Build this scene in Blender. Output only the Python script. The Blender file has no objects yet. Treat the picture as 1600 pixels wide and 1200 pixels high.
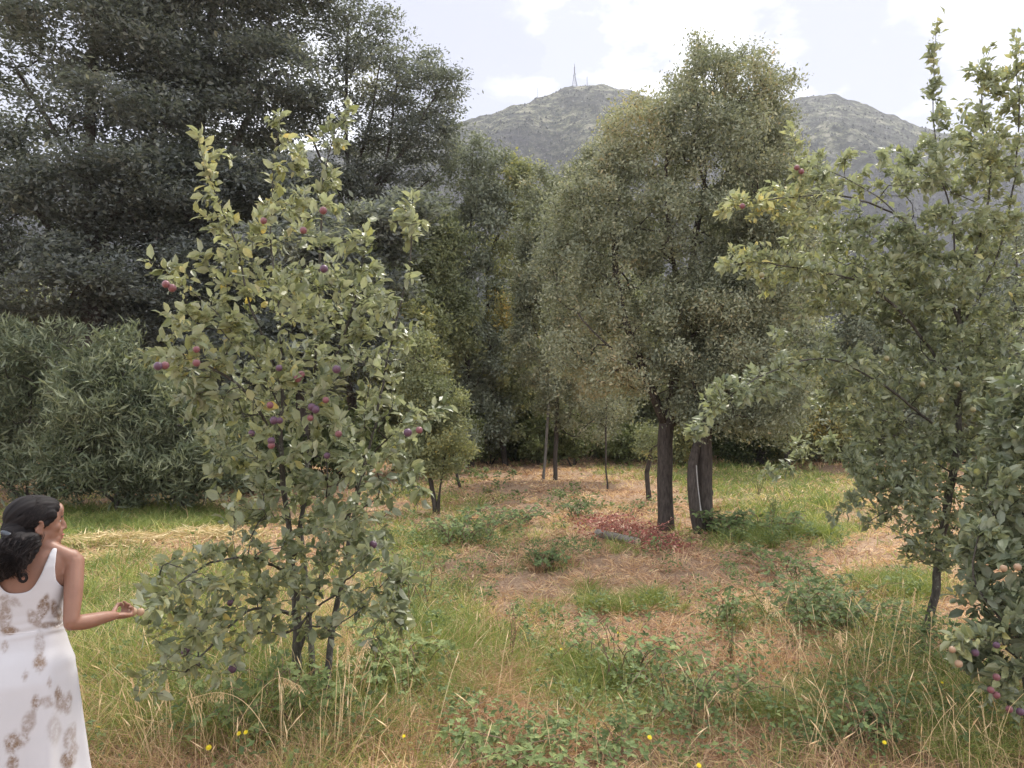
import bpy, bmesh, math, random
import numpy as np
from mathutils import Vector, Matrix

random.seed(7)
RNG = np.random.default_rng(7)
scene = bpy.context.scene
COL = scene.collection

# ------------------------------------------------------------------ camera
CZ = 2.0
PITCH = math.atan(40 / 1200)
cam_d = bpy.data.cameras.new('camera')
cam_d.sensor_width = 36
cam_d.lens = 27
cam_d.clip_start = 0.05
cam_d.clip_end = 4000
cam = bpy.data.objects.new('camera', cam_d)
COL.objects.link(cam)
cam.location = (0, 0, CZ)
cam.rotation_euler = (math.radians(90) + PITCH, 0, 0)
scene.camera = cam

# ------------------------------------------------------------------ light
SUN_EL, SUN_AZ = 56, 28          # azimuth to the right of the view direction
EXPOSURE = 1.2
HAZE_DENSITY = 0.00026
vs = scene.view_settings
vs.view_transform = 'Standard'
vs.look = 'None'
vs.gamma = 1
vs.exposure = EXPOSURE
vs.use_curve_mapping = False

world = bpy.data.worlds.new('World')
scene.world = world
world.use_nodes = True


class NT:
    """short-hand for building node trees"""
    def __init__(self, tree):
        self.t = tree
        tree.nodes.clear()

    def n(self, typ, ins=None, **kw):
        nd = self.t.nodes.new(typ)
        for k, v in kw.items():
            setattr(nd, k, v)
        for k, v in (ins or {}).items():
            s = nd.inputs[k]
            if isinstance(v, bpy.types.NodeSocket):
                self.t.links.new(v, s)
            else:
                s.default_value = v
        return nd

    def math(self, op, a, b=0.0, c=0.0, clamp=False):
        nd = self.n('ShaderNodeMath', {0: a, 1: b, 2: c}, operation=op)
        nd.use_clamp = clamp
        return nd.outputs[0]

    def mix(self, f, a, b, blend='MIX'):
        nd = self.t.nodes.new('ShaderNodeMix')
        nd.data_type = 'RGBA'
        nd.blend_type = blend
        for s, v in ((nd.inputs[0], f), (nd.inputs[6], a), (nd.inputs[7], b)):
            if isinstance(v, bpy.types.NodeSocket):
                self.t.links.new(v, s)
            else:
                s.default_value = v if isinstance(v, float) or len(v) == 4 else (*v, 1)
        return nd.outputs[2]

    def ramp(self, f, stops):
        nd = self.n('ShaderNodeValToRGB', {0: f})
        cr = nd.color_ramp
        while len(cr.elements) < len(stops):
            cr.elements.new(0.5)
        for e, (p, c) in zip(cr.elements, stops):
            e.position = p
            e.color = (*c, 1) if len(c) == 3 else c
        return nd.outputs[0]

    def noise(self, vec, scale, detail=4, rough=0.55, w=None):
        ins = {'Scale': scale, 'Detail': detail, 'Roughness': rough}
        if vec is not None:
            ins['Vector'] = vec
        return self.n('ShaderNodeTexNoise', ins).outputs['Fac']


w = NT(world.node_tree)
sky = w.n('ShaderNodeTexSky', sky_type='NISHITA')
sky.sun_disc = False
sky.sun_elevation = math.radians(SUN_EL)
sky.sun_rotation = math.radians(SUN_AZ)
tc = w.n('ShaderNodeTexCoord')
D = tc.outputs['Generated']
sep = w.n('ShaderNodeSeparateXYZ', {0: D})
den = w.math('ADD', w.math('MAXIMUM', sep.outputs[2], 0.0), 0.22)
pv = w.n('ShaderNodeCombineXYZ', {0: w.math('DIVIDE', sep.outputs[0], den),
                                  1: w.math('DIVIDE', sep.outputs[1], den), 2: 3.7})
nz = w.noise(pv.outputs[0], 0.9, 6, 0.5)
nf = w.noise(pv.outputs[0], 4.2, 7, 0.55)


def view_dir(px, py):
    u, v = (px - 800) / 1200, (600 - py) / 1200
    d = np.array([u, math.cos(PITCH) - v * math.sin(PITCH), math.sin(PITCH) + v * math.cos(PITCH)])
    return d / np.linalg.norm(d)


# darker bellies of the cloud deck, each a soft patch in its own direction
cl = None
for (px, py, wd, s) in ((690, 95, .095, 1.0), (730, 190, .08, .95), (945, 108, .07, .95), (1285, 90, .085, 1.0),
                        (1390, 145, .09, 1.0), (1450, 60, .05, .6), (20, 170, .14, .9), (120, 40, .12, .9), (1580, 150, .09, .9)):
    d = view_dir(px, py)
    dot = w.n('ShaderNodeVectorMath', {0: D, 1: tuple(d)}, operation='DOT_PRODUCT').outputs['Value']
    r = w.math('ADD', w.math('SUBTRACT', 1.0, dot), w.math('MULTIPLY', w.math('SUBTRACT', nf, 0.5), 0.028))
    m = w.math('MULTIPLY', w.math('MULTIPLY', w.math('SUBTRACT', 1.0, w.math('DIVIDE', r, wd * wd * 1.7)), 1.25, clamp=True), s)
    cl = m if cl is None else w.math('MAXIMUM', cl, m)
gen = w.math('MULTIPLY', w.math('MULTIPLY', w.math('SUBTRACT', nz, 0.54), 5.0, clamp=True), 0.8)
cl = w.math('MAXIMUM', cl, gen)
cl = w.math('SMOOTH_MIN', cl, 1.0, 0.2)
skyc = w.n('ShaderNodeVectorMath', {0: sky.outputs[0], 'Scale': 0.1}, operation='SCALE').outputs[0]
cloud = w.mix(cl, (.98, .985, 1.02, 1), (0.285, 0.288, 0.342, 1))
col = w.mix(0.88, skyc, cloud)
bg = w.n('ShaderNodeBackground', {'Color': col, 'Strength': 1.0})
w.n('ShaderNodeOutputWorld', {'Surface': bg.outputs[0]})

sun_d = bpy.data.lights.new('sun', 'SUN')
sun_d.energy = 2.4
sun_d.angle = math.radians(11)
sun_d.color = (1.0, 0.94, 0.84)
sun = bpy.data.objects.new('sun', sun_d)
COL.objects.link(sun)
el, az = math.radians(SUN_EL), math.radians(SUN_AZ)
sv = Vector((math.sin(az) * math.cos(el), math.cos(az) * math.cos(el), math.sin(el)))
sun.rotation_euler = sv.to_track_quat('Z', 'Y').to_euler()
sun.location = (0, 0, 60)


# ------------------------------------------------------------------ helpers
def at(px, py, Y):
    """point at the distance Y in front of the camera position"""
    u, v = (px - 800) / 1200, (600 - py) / 1200
    dy, dz = math.cos(PITCH) - v * math.sin(PITCH), math.sin(PITCH) + v * math.cos(PITCH)
    t = Y / dy
    return np.array([u * t, Y, CZ + dz * t])


def gh(x, y):
    """height of the ground"""
    x = np.asarray(x, float); y = np.asarray(y, float)
    return (0.035 * np.sin(x * 1.3 + 0.7 * y) + 0.03 * np.sin(y * 1.9 - x * 0.6 + 1.0)
            + 0.05 * np.sin(x * 0.31 + 2) * np.cos(y * 0.27) + 0.012 * np.sin(x * 5.1 + y * 2.3) * np.sin(y * 4.3 - x))


def gpt(px, py):
    Y = CZ * 1200 / (py - 640)
    for _ in range(3):
        p = at(px, py, Y)
        Y += (p[2] - gh(p[0], p[1])) * 1200 / (py - 640)
    p = at(px, py, Y)
    return np.array([p[0], p[1], float(gh(p[0], p[1]))])


def to_px(x, y, z):
    c, s = math.cos(PITCH), math.sin(PITCH)
    f = y * c + (z - CZ) * s
    up = -y * s + (z - CZ) * c
    return 800 + 1200 * x / f, 600 - 1200 * up / f


def tag(o, label=None, cat=None, group=None, kind=None):
    if label: o['label'] = label
    if cat: o['category'] = cat
    if group: o['group'] = group
    if kind: o['kind'] = kind
    return o


def empty(name, loc, parent=None):
    o = bpy.data.objects.new(name, None)
    o.empty_display_size = 0.1
    COL.objects.link(o)
    o.location = loc
    return o


def mk_mesh(name, V, F, mat=None, attrs=None, smooth=False):
    """F: list of int arrays, each (n,3) or (n,4)"""
    me = bpy.data.meshes.new(name)
    V = np.asarray(V, np.float32)
    F = [np.asarray(f, np.int32) for f in F if len(f)]
    me.vertices.add(len(V))
    me.vertices.foreach_set('co', V.ravel())
    loops = np.concatenate([f.ravel() for f in F])
    sizes = np.concatenate([np.full(len(f), f.shape[1], np.int32) for f in F])
    starts = np.concatenate([[0], np.cumsum(sizes)[:-1]]).astype(np.int32)
    me.loops.add(len(loops))
    me.loops.foreach_set('vertex_index', loops)
    me.polygons.add(len(sizes))
    me.polygons.foreach_set('loop_start', starts)
    me.polygons.foreach_set('use_smooth', np.full(len(sizes), smooth, bool))
    for k, a in (attrs or {}).items():
        at_ = me.attributes.new(k, 'FLOAT', 'POINT')
        at_.data.foreach_set('value', np.asarray(a, np.float32))
    me.update(calc_edges=True)
    if mat: me.materials.append(mat)
    return me


def mk_obj(name, me, parent=None, loc=None):
    o = bpy.data.objects.new(name, me)
    COL.objects.link(o)
    if parent is not None:
        o.parent = parent
        if loc is None:
            o.matrix_parent_inverse = Matrix.Translation(-Vector(parent.location))
    if loc is not None:
        o.location = loc
    return o


class Acc:
    """collects pieces of geometry for one mesh"""
    def __init__(self):
        self.V, self.F, self.T, self.n = [], [], [], 0

    def add(self, V, F, tint=0.5):
        V = np.asarray(V, float)
        self.V.append(V)
        for f in (F if isinstance(F, list) else [F]):
            self.F.append(np.asarray(f, np.int32) + self.n)
        self.T.append(np.broadcast_to(np.asarray(tint, float), (len(V),)))
        self.n += len(V)

    def build(self, name, mat, parent=None, smooth=False, origin=None):
        V = np.concatenate(self.V)
        f3 = [f for f in self.F if f.shape[1] == 3]
        f4 = [f for f in self.F if f.shape[1] == 4]
        F = ([np.concatenate(f3)] if f3 else []) + ([np.concatenate(f4)] if f4 else [])
        if origin is not None: V = V - np.asarray(origin)
        me = mk_mesh(name, V, F, mat, {'tint': np.concatenate(self.T)}, smooth)
        o = mk_obj(name, me, parent)
        if origin is not None: o.location = origin
        return o


def nrm(a):
    return a / np.maximum(np.linalg.norm(a, axis=-1, keepdims=True), 1e-9)


def tube(acc, P, R, k=6, tint=0.5, cap=True):
    P = np.asarray(P, float); R = np.broadcast_to(np.asarray(R, float), (len(P),))
    n = len(P)
    T = np.empty_like(P)
    T[1:-1] = P[2:] - P[:-2]; T[0] = P[1] - P[0]; T[-1] = P[-1] - P[-2]
    T = nrm(T)
    tm = T.mean(0)
    ref = np.array([0, 0, 1.0]) if abs(tm[2]) < 0.7 * np.linalg.norm(tm) + 1e-9 else np.array([1.0, 0.1, 0])
    A = nrm(np.cross(T, ref)); B = np.cross(T, A)
    an = np.arange(k) * 2 * math.pi / k
    ring = A[:, None] * np.cos(an)[None, :, None] + B[:, None] * np.sin(an)[None, :, None]
    V = (P[:, None] + ring * R[:, None, None]).reshape(-1, 3)
    i = np.arange(n - 1)[:, None] * k; j = np.arange(k)[None]
    j2 = (j + 1) % k
    F = np.stack([i + j, i + j2, i + k + j2, i + k + j], -1).reshape(-1, 4)
    fs = [F]
    if cap:
        V = np.vstack([V, P[:1], P[-1:]])
        a = n * k
        jj = np.arange(k)
        fs.append(np.stack([np.full(k, a), (jj + 1) % k, jj], -1))
        fs.append(np.stack([np.full(k, a + 1), (n - 1) * k + jj, (n - 1) * k + (jj + 1) % k], -1))
    acc.add(V, fs, tint)


def ellipsoid(acc, c, r, rot=None, nu=10, nv=7, tint=0.5):
    u = np.arange(nu) * 2 * math.pi / nu
    v = np.linspace(0, math.pi, nv + 1)[1:-1]
    V = np.stack([np.outer(np.sin(v), np.cos(u)), np.outer(np.sin(v), np.sin(u)), np.outer(np.cos(v), np.ones(nu))], -1).reshape(-1, 3)
    V = np.vstack([V, [[0, 0, 1]], [[0, 0, -1]]]) * np.asarray(r)
    if rot is not None: V = V @ np.asarray(rot).T
    V = V + np.asarray(c)
    m = nv - 1
    i = np.arange(m - 1)[:, None] * nu; j = np.arange(nu)[None]; j2 = (j + 1) % nu
    q = np.stack([i + j, i + nu + j, i + nu + j2, i + j2], -1).reshape(-1, 4)
    jj = np.arange(nu)
    t1 = np.stack([np.full(nu, m * nu), jj, (jj + 1) % nu], -1)
    t2 = np.stack([np.full(nu, m * nu + 1), (m - 1) * nu + (jj + 1) % nu, (m - 1) * nu + jj], -1)
    acc.add(V, [q, t1, t2], tint)


# ------------------------------------------------------------------ materials
def new_mat(name):
    m = bpy.data.materials.new(name)
    m.use_nodes = True
    return m, NT(m.node_tree)


def leaf_mat(name, stops, trans=0.3, rough=0.55, back=None, spec=0.3, backmix=0.6):
    m, t = new_mat(name)
    a = t.n('ShaderNodeAttribute', attribute_name='tint')
    c = t.ramp(a.outputs['Fac'], stops)
    geo = t.n('ShaderNodeNewGeometry')
    nz = t.noise(geo.outputs['Position'], 45.0, 3, 0.6)
    c = t.mix(t.math('MULTIPLY', nz, 0.55), c, (0.5, 0.5, 0.42, 1), 'MULTIPLY')
    c = t.mix(1.0, c, (1.80, 1.76, 1.76, 1), 'MULTIPLY')
    if back:
        c = t.mix(t.math('MULTIPLY', geo.outputs['Backfacing'], backmix), c, (*back, 1))
    p = t.n('ShaderNodeBsdfPrincipled', {'Base Color': c, 'Roughness': rough, 'Specular IOR Level': spec})
    tr = t.n('ShaderNodeBsdfTranslucent', {'Color': t.mix(1.0, c, (1.15, 1.18, 0.78, 1), 'MULTIPLY')})
    mx = t.n('ShaderNodeMixShader', {0: trans, 1: p.outputs[0], 2: tr.outputs[0]})
    t.n('ShaderNodeOutputMaterial', {'Surface': mx.outputs[0]})
    return m


def bark_mat(name, c1, c2, scale=14.0, bump=0.6, lichen=None):
    m, t = new_mat(name)
    tc = t.n('ShaderNodeTexCoord')
    mp = t.n('ShaderNodeMapping', {'Vector': tc.outputs['Object'], 'Scale': (1, 1, 0.22)})
    n1 = t.noise(mp.outputs[0], scale * 2.2, 8, 0.7)
    n2 = t.noise(tc.outputs['Object'], scale * 0.4, 4, 0.6)
    c = t.mix(t.math('MULTIPLY', t.math('SUBTRACT', n1, 0.35), 3.0, clamp=True), c1, c2)
    c = t.mix(t.math('MULTIPLY', n2, 0.7), c, (0.55, 0.55, 0.55, 1), 'MULTIPLY')
    if lichen:
        n3 = t.noise(tc.outputs['Object'], scale * 0.9, 6, 0.7)
        c = t.mix(t.math('MULTIPLY', t.math('SUBTRACT', n3, 0.56), 8.0, clamp=True), c, (*lichen, 1))
    b = t.n('ShaderNodeBump', {'Strength': min(1., bump * 1.6), 'Distance': 0.035, 'Height': n1})
    p = t.n('ShaderNodeBsdfPrincipled', {'Base Color': c, 'Roughness': 0.9, 'Normal': b.outputs[0], 'Specular IOR Level': 0.2})
    t.n('ShaderNodeOutputMaterial', {'Surface': p.outputs[0]})
    return m


def plain_mat(name, c, rough=0.7, var=0.25, scale=8.0, spec=0.3, c2=None, sss=0.0, bump=0.0):
    m, t = new_mat(name)
    tc = t.n('ShaderNodeTexCoord')
    nz = t.noise(tc.outputs['Object'], scale, 6, 0.6)
    c2 = c2 or tuple(x * (1 - var) for x in c)
    cc = t.mix(t.math('MULTIPLY', t.math('SUBTRACT', nz, 0.3), 2.2, clamp=True), c, c2)
    ins = {'Base Color': cc, 'Roughness': rough, 'Specular IOR Level': spec}
    if sss:
        ins['Subsurface Weight'] = sss
        ins['Subsurface Radius'] = (0.02, 0.008, 0.004)
    if bump:
        ins['Normal'] = t.n('ShaderNodeBump', {'Strength': bump, 'Distance': 0.005, 'Height': nz}).outputs[0]
    p = t.n('ShaderNodeBsdfPrincipled', ins)
    t.n('ShaderNodeOutputMaterial', {'Surface': p.outputs[0]})
    return m


M = {}
M['plum'] = leaf_mat('plum_leaf', [(0, (.055, .07, .038)), (.45, (.12, .138, .078)), (.8, (.21, .215, .10)), (1, (.38, .30, .10))], .36, .42, back=(.38, .40, .32), spec=.5)
M['apple'] = leaf_mat('apple_leaf', [(0, (.06, .078, .05)), (.45, (.135, .155, .095)), (.8, (.24, .25, .125)), (1, (.40, .35, .14))], .36, .45, back=(.32, .35, .28), spec=.5)
M['beech'] = leaf_mat('dark_leaf', [(0, (.055, .062, .052)), (.6, (.125, .140, .142)), (1, (.23, .235, .19))], .4, .75, spec=.1)
M['wattle'] = leaf_mat('fine_leaf', [(0, (.085, .098, .07)), (.4, (.15, .165, .12)), (.72, (.235, .245, .175)), (1, (.30, .24, .15))], .3, .55)
M['olive'] = leaf_mat('olive_leaf', [(0, (.085, .10, .06)), (.5, (.165, .18, .10)), (.85, (.27, .26, .115)), (1, (.38, .28, .10))], .3, .6)
M['grey_green'] = leaf_mat('grey_green_leaf', [(0, (.085, .10, .08)), (.5, (.15, .17, .13)), (1, (.24, .255, .19))], .2, .6)
M['willow'] = leaf_mat('willow_leaf', [(0, (.028, .040, .026)), (.5, (.088, .106, .064)), (1, (.25, .265, .18))], .25, .5, back=(.25, .27, .19), backmix=.5, spec=.2)
M['shrub'] = leaf_mat('shrub_leaf', [(0, (.035, .05, .025)), (.5, (.10, .12, .055)), (1, (.21, .23, .11))], .3, .55, spec=.2)
M['bramble'] = leaf_mat('bramble_leaf', [(0, (.045, .065, .03)), (.5, (.09, .125, .05)), (1, (.17, .20, .08))], .3, .6, back=(.20, .24, .15), spec=.2, backmix=.4)
M['green_grass'] = leaf_mat('green_grass', [(0, (.07, .11, .03)), (.5, (.18, .205, .065)), (.8, (.33, .32, .13)), (1, (.47, .38, .21))], .35, .55)
M['dry_grass'] = leaf_mat('dry_grass', [(0, (.13, .075, .055)), (.3, (.27, .165, .11)), (.6, (.42, .29, .19)), (1, (.57, .46, .31))], .3, .7)
M['straw'] = leaf_mat('straw', [(0, (.42, .30, .16)), (1, (.62, .50, .33))], .2, .6)
M['hay'] = leaf_mat('hay', [(0, (.20, .17, .08)), (.5, (.36, .29, .17)), (1, (.52, .44, .29))], .2, .7)
M['red_twig'] = leaf_mat('red_twig', [(0, (.07, .035, .03)), (.35, (.17, .06, .05)), (.7, (.28, .09, .075)), (.85, (.34, .20, .14)), (1, (.46, .34, .26))], .1, .6)
M['hill_tree'] = leaf_mat('hill_tree', [(0, (.004, .006, .006)), (1, (.020, .025, .016))], .1, .8)
M['dead_wood'] = leaf_mat('dead_wood', [(0, (.04, .04, .045)), (1, (.13, .13, .14))], 0.0, .9)
M['bark_dark'] = bark_mat('bark_dark', (.050, .040, .036), (.135, .115, .10))
M['bark_plum'] = bark_mat('bark_plum', (.055, .05, .045), (.17, .155, .135), 22, .5, lichen=(.27, .28, .23))
M['bark_grey'] = bark_mat('bark_grey', (.12, .11, .10), (.30, .28, .25), 10)
M['bark_pale'] = bark_mat('bark_pale', (.16, .14, .12), (.36, .32, .28), 10)
M['cut_wood'] = plain_mat('cut_wood', (.52, .40, .28), .8, .3, 60)
M['split_wood'] = plain_mat('split_wood', (.42, .40, .38), .8, .3, 25)
M['fruit_skin'] = None


def fruit_mat(name, c1, c2, bloom):
    m, t = new_mat(name)
    tc = t.n('ShaderNodeTexCoord')
    oi = t.n('ShaderNodeObjectInfo')
    v = t.n('ShaderNodeVectorMath', {0: tc.outputs['Object'], 1: oi.outputs['Location']}, operation='ADD').outputs[0]
    n1 = t.noise(v, 22.0, 4, .6)
    c = t.mix(t.math('MULTIPLY', t.math('SUBTRACT', n1, .38), 4.0, clamp=True), c1, c2)
    n2 = t.noise(v, 90.0, 3, .6)
    lw = t.n('ShaderNodeLayerWeight', {'Blend': .35})
    c = t.mix(t.math('MULTIPLY', t.math('ADD', lw.outputs['Facing'], t.math('MULTIPLY', n2, .4)), .45, clamp=True), c, (*bloom, 1))
    p = t.n('ShaderNodeBsdfPrincipled', {'Base Color': c, 'Roughness': .45, 'Specular IOR Level': .4})
    t.n('ShaderNodeOutputMaterial', {'Surface': p.outputs[0]})
    return m


M['plum_red'] = fruit_mat('plum_red', (.11, .030, .035), (.19, .055, .05), (.30, .20, .24))
M['plum_dark'] = fruit_mat('plum_dark', (.045, .02, .035), (.10, .03, .045), (.20, .16, .26))
M['plum_pale'] = fruit_mat('plum_pale', (.30, .16, .10), (.34, .24, .13), (.38, .29, .23))
M['apple_green'] = fruit_mat('apple_green', (.17, .19, .08), (.24, .17, .08), (.28, .28, .2))

# ------------------------------------------------------------------ leaves
LEAF_BROAD = (np.array([[0, 0, 0], [.32, .26, .07], [.36, 0, 0], [.32, -.26, .07], [.72, .20, .03], [.74, 0, -.04],
                        [.72, -.20, .03], [1.0, 0, -.16]]),
              [np.array([[0, 2, 1], [0, 3, 2], [4, 5, 7], [5, 6, 7]]), np.array([[1, 2, 5, 4], [2, 3, 6, 5]])])
LEAF_MID = (np.array([[0, 0, 0], [.5, .27, .08], [.52, 0, -.01], [.5, -.27, .08], [1.0, 0, -.12]]),
            [np.array([[0, 2, 1], [0, 3, 2], [1, 2, 4], [2, 3, 4]])])
LEAF_LONG = (np.array([[0, 0, 0], [.45, .085, .0], [.45, -.085, .0], [1.0, 0, -.18]]),
             [np.array([[0, 2, 1], [1, 2, 3]])])
LEAF_SMALL = (np.array([[0, 0, 0], [.5, .22, .05], [.5, -.22, .05], [1.0, 0, -.05]]),
              [np.array([[0, 2, 1], [1, 2, 3]])])
LEAF_JAG = (np.array([[0, 0, 0], [.18, .30, .03], [.45, .22, .04], [.55, .30, .02], [.8, .13, 0], [1.0, 0, -.12], [.8, -.13, 0],
                      [.55, -.30, .02], [.45, -.22, .04], [.18, -.30, .03], [.45, 0, -.03]]),
            [np.array([[10, 1, 0], [10, 2, 1], [10, 3, 2], [10, 4, 3], [10, 5, 4], [10, 6, 5], [10, 7, 6], [10, 8, 7], [10, 9, 8], [10, 0, 9]])])


def leaf_frames(a, n):
    a = nrm(a)
    n = n - (n * a).sum(1, keepdims=True) * a
    n = nrm(n)
    b = np.cross(n, a)
    return np.stack([a, b, n], -1)      # columns


def leaf_geo(pos, R, size, tmpl):
    T, F = tmpl
    k = len(T)
    V = np.einsum('nij,kj->nki', R, T) * size[:, None, None] + pos[:, None]
    base = (np.arange(len(pos)) * k)[:, None, None]
    Fs = [(f[None] + base).reshape(-1, f.shape[1]) for f in F]
    return V.reshape(-1, 3), Fs, k


LEAF_VARIANTS = {}


def leaf_variant(tmpl_key, tmpl, mat, tint):
    q = int(min(7, max(0, round(float(tint) * 7))))
    key = (tmpl_key, mat.name, q)
    if key not in LEAF_VARIANTS:
        LEAF_VARIANTS[key] = mk_mesh('leaf', tmpl[0], tmpl[1], mat, {'tint': np.full(len(tmpl[0]), q / 7)})
    return LEAF_VARIANTS[key]


def emit_leaves(parent, pos, R, size, tint, tmpl, key, mat, n_single=0, name='foliage'):
    """the n_single largest-looking leaves in view become single parts, the rest one part of kind stuff"""
    tint = np.clip(tint, 0, 1)
    m = np.zeros(len(pos), bool)
    if n_single:
        px, py = to_px(pos[:, 0], pos[:, 1], pos[:, 2])
        vis = (px > 5) & (px < 1595) & (py > 5) & (py < 1195) & (pos[:, 1] > 1)
        ap = size / pos[:, 1] * np.where(vis, 1, 1e-6) * (0.6 + 0.4 * np.abs(R[:, 1, 2]))
        idx = np.argsort(-ap)[:n_single]
        idx = idx[vis[idx]]
        m[idx] = True
        pl = np.array(parent.location)
        for i in idx:
            o = bpy.data.objects.new('leaf', leaf_variant(key, tmpl, mat, tint[i]))
            COL.objects.link(o)
            o.parent = parent
            mw = Matrix([list(R[i][r] * size[i]) + [pos[i][r] - pl[r]] for r in range(3)] + [[0, 0, 0, 1]])
            o.matrix_basis = mw
    r = ~m
    if r.any():
        V, F, k = leaf_geo(pos[r], R[r], size[r], tmpl)
        me = mk_mesh(name, V - np.array(parent.location), F, mat, {'tint': np.repeat(tint[r], k)})
        o = mk_obj(name, me, parent, loc=(0, 0, 0))
        o['kind'] = 'stuff'


# ------------------------------------------------------------------ trees
def resample(P, step):
    P = np.asarray(P, float)
    # Catmull-Rom, then even spacing
    Q = np.vstack([2 * P[0] - P[1], P, 2 * P[-1] - P[-2]])
    out = []
    for i in range(1, len(Q) - 2):
        s = np.linspace(0, 1, 12, endpoint=False)[:, None]
        p0, p1, p2, p3 = Q[i - 1], Q[i], Q[i + 1], Q[i + 2]
        out.append(0.5 * ((2 * p1) + (-p0 + p2) * s + (2 * p0 - 5 * p1 + 4 * p2 - p3) * s ** 2 + (-p0 + 3 * p1 - 3 * p2 + p3) * s ** 3))
    out = np.vstack(out + [P[-1:]])
    d = np.concatenate([[0], np.cumsum(np.linalg.norm(np.diff(out, axis=0), axis=1))])
    n = max(2, int(d[-1] / step) + 1)
    t = np.linspace(0, d[-1], n)
    return np.stack([np.interp(t, d, out[:, k]) for k in range(3)], -1)


class Skel:
    def __init__(self, cap=40000):
        self.P = np.zeros((cap, 3)); self.par = np.full(cap, -1); self.n = 0; self.main = []

    def add(self, pts, parent):
        for p in pts:
            self.P[self.n] = p; self.par[self.n] = parent
            parent = self.n; self.n += 1
        return parent

    def stem(self, pts, step, wob=0.0, rng=None):
        """polyline from base to tip; starts at its first point, or joins the nearest node if the tree has one"""
        Q = resample(pts, step)
        if wob:
            k = len(Q)
            f = np.cumsum(rng.normal(0, wob, (k, 3)), 0)
            f -= np.linspace(0, 1, k)[:, None] * f[-1]
            Q = Q + f
        if self.n == 0:
            self.add(Q, -1)
            self.main = list(range(self.n))
        else:
            d = np.linalg.norm(self.P[:self.n] - Q[0], axis=1)
            j = int(d.argmin())
            self.add(Q[1:] if d[j] < step else Q, j)

    def grow(self, targets, step, rng, lift=0.12, jit=0.25, down=0.5, zmin=None):
        d0 = np.min(np.linalg.norm(targets[:, None] - self.P[None, :self.n:3], axis=2), axis=1)
        order = np.argsort(d0 + rng.uniform(0, 0.3, len(d0)) * d0.std())
        tips = []
        for ti in order:
            t = targets[ti]
            Pn = self.P[:self.n]
            dv = Pn - t
            d = np.sqrt((dv ** 2).sum(1))
            sc = d + down * np.maximum(0, dv[:, 2])
            if zmin is not None: sc = sc + 50 * (Pn[:, 2] < zmin)
            j = int(sc.argmin())
            L = d[j]
            if L < step * 0.6:
                tips.append(j); continue
            k = max(2, int(L / step))
            s = np.linspace(0, 1, k + 1)[1:, None]
            j0 = Pn[j]
            pp = self.par[j]
            dirp = nrm((j0 - self.P[pp]) if pp >= 0 else np.array([0, 0, 1.0]))
            Q = j0 + (t - j0) * s + np.sin(math.pi * s) * (np.array([0, 0, lift * L]) + dirp * 0.12 * L)
            Q[:-1] += rng.normal(0, jit * step * 0.4, (k - 1, 3)) if k > 1 else 0
            tips.append(self.add(Q, j))
        return tips

    def finish(self, R0, rtip):
        n = self.n
        cnt = np.zeros(n, int)
        kids = [[] for _ in range(n)]
        for i in range(n):
            if self.par[i] >= 0: kids[self.par[i]].append(i)
        for i in range(n - 1, -1, -1):
            if not kids[i]: cnt[i] = 1
            if self.par[i] >= 0: cnt[self.par[i]] += cnt[i]
        N = max(2, cnt[0])
        e = math.log(R0 / rtip) / math.log(N)
        self.cnt = cnt; self.kids = kids
        self.R = rtip * cnt.astype(float) ** e
        return self

    def chains(self):
        """(list of (node idx list), subtree root)"""
        out = []
        stack = [(0, None, None)]
        while stack:
            s, frm, sub = stack.pop()
            ch = [frm] if frm is not None else []
            i = s
            while True:
                ch.append(i)
                ks = self.kids[i]
                if not ks: break
                ks = sorted(ks, key=lambda q: -self.cnt[q])
                for o in ks[1:]:
                    stack.append((o, i, sub if sub is not None else o))
                i = ks[0]
            out.append((ch, sub))
        return out


def skel_parts(root, sk, mat, min_tips=4, k_big=8, max_branch=40, trunk='trunk', flare=1.3, rmin=0.0, name='branch'):
    groups = {}
    for ch, sub in sk.chains():
        groups.setdefault(sub, []).append(ch)
    subs = sorted([s for s in groups if s is not None], key=lambda s: -sk.cnt[s])
    keep = [s for s in subs[:max_branch] if sk.cnt[s] >= min_tips]
    tr = Acc()
    loc = np.array(root.location)

    def put(acc, ch):
        P = sk.P[ch] - loc
        R = sk.R[ch].copy()
        if ch[0] != 0 and len(R) > 1: R[0] = R[1]
        if ch[0] == 0:
            h = P[:, 2] - P[0, 2]
            R = R * (1 + (flare - 1) * np.exp(-h / 0.12 / max(.5, R[0] * 10)))
        if R.max() < rmin: return
        kk = k_big if R[0] > .025 else (5 if R[0] > .008 else 3)
        tube(acc, P, R, kk, cap=True)
    for s in [None] + [x for x in subs if x not in keep]:
        for ch in groups[s]: put(tr, ch)
    o = tr.build(trunk, mat, None, smooth=True)
    o.parent = root
    for s in keep:
        a = Acc()
        for ch in groups[s]: put(a, ch)
        if a.n:
            b = a.build(name, mat, None, smooth=True)
            b.parent = root


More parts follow.
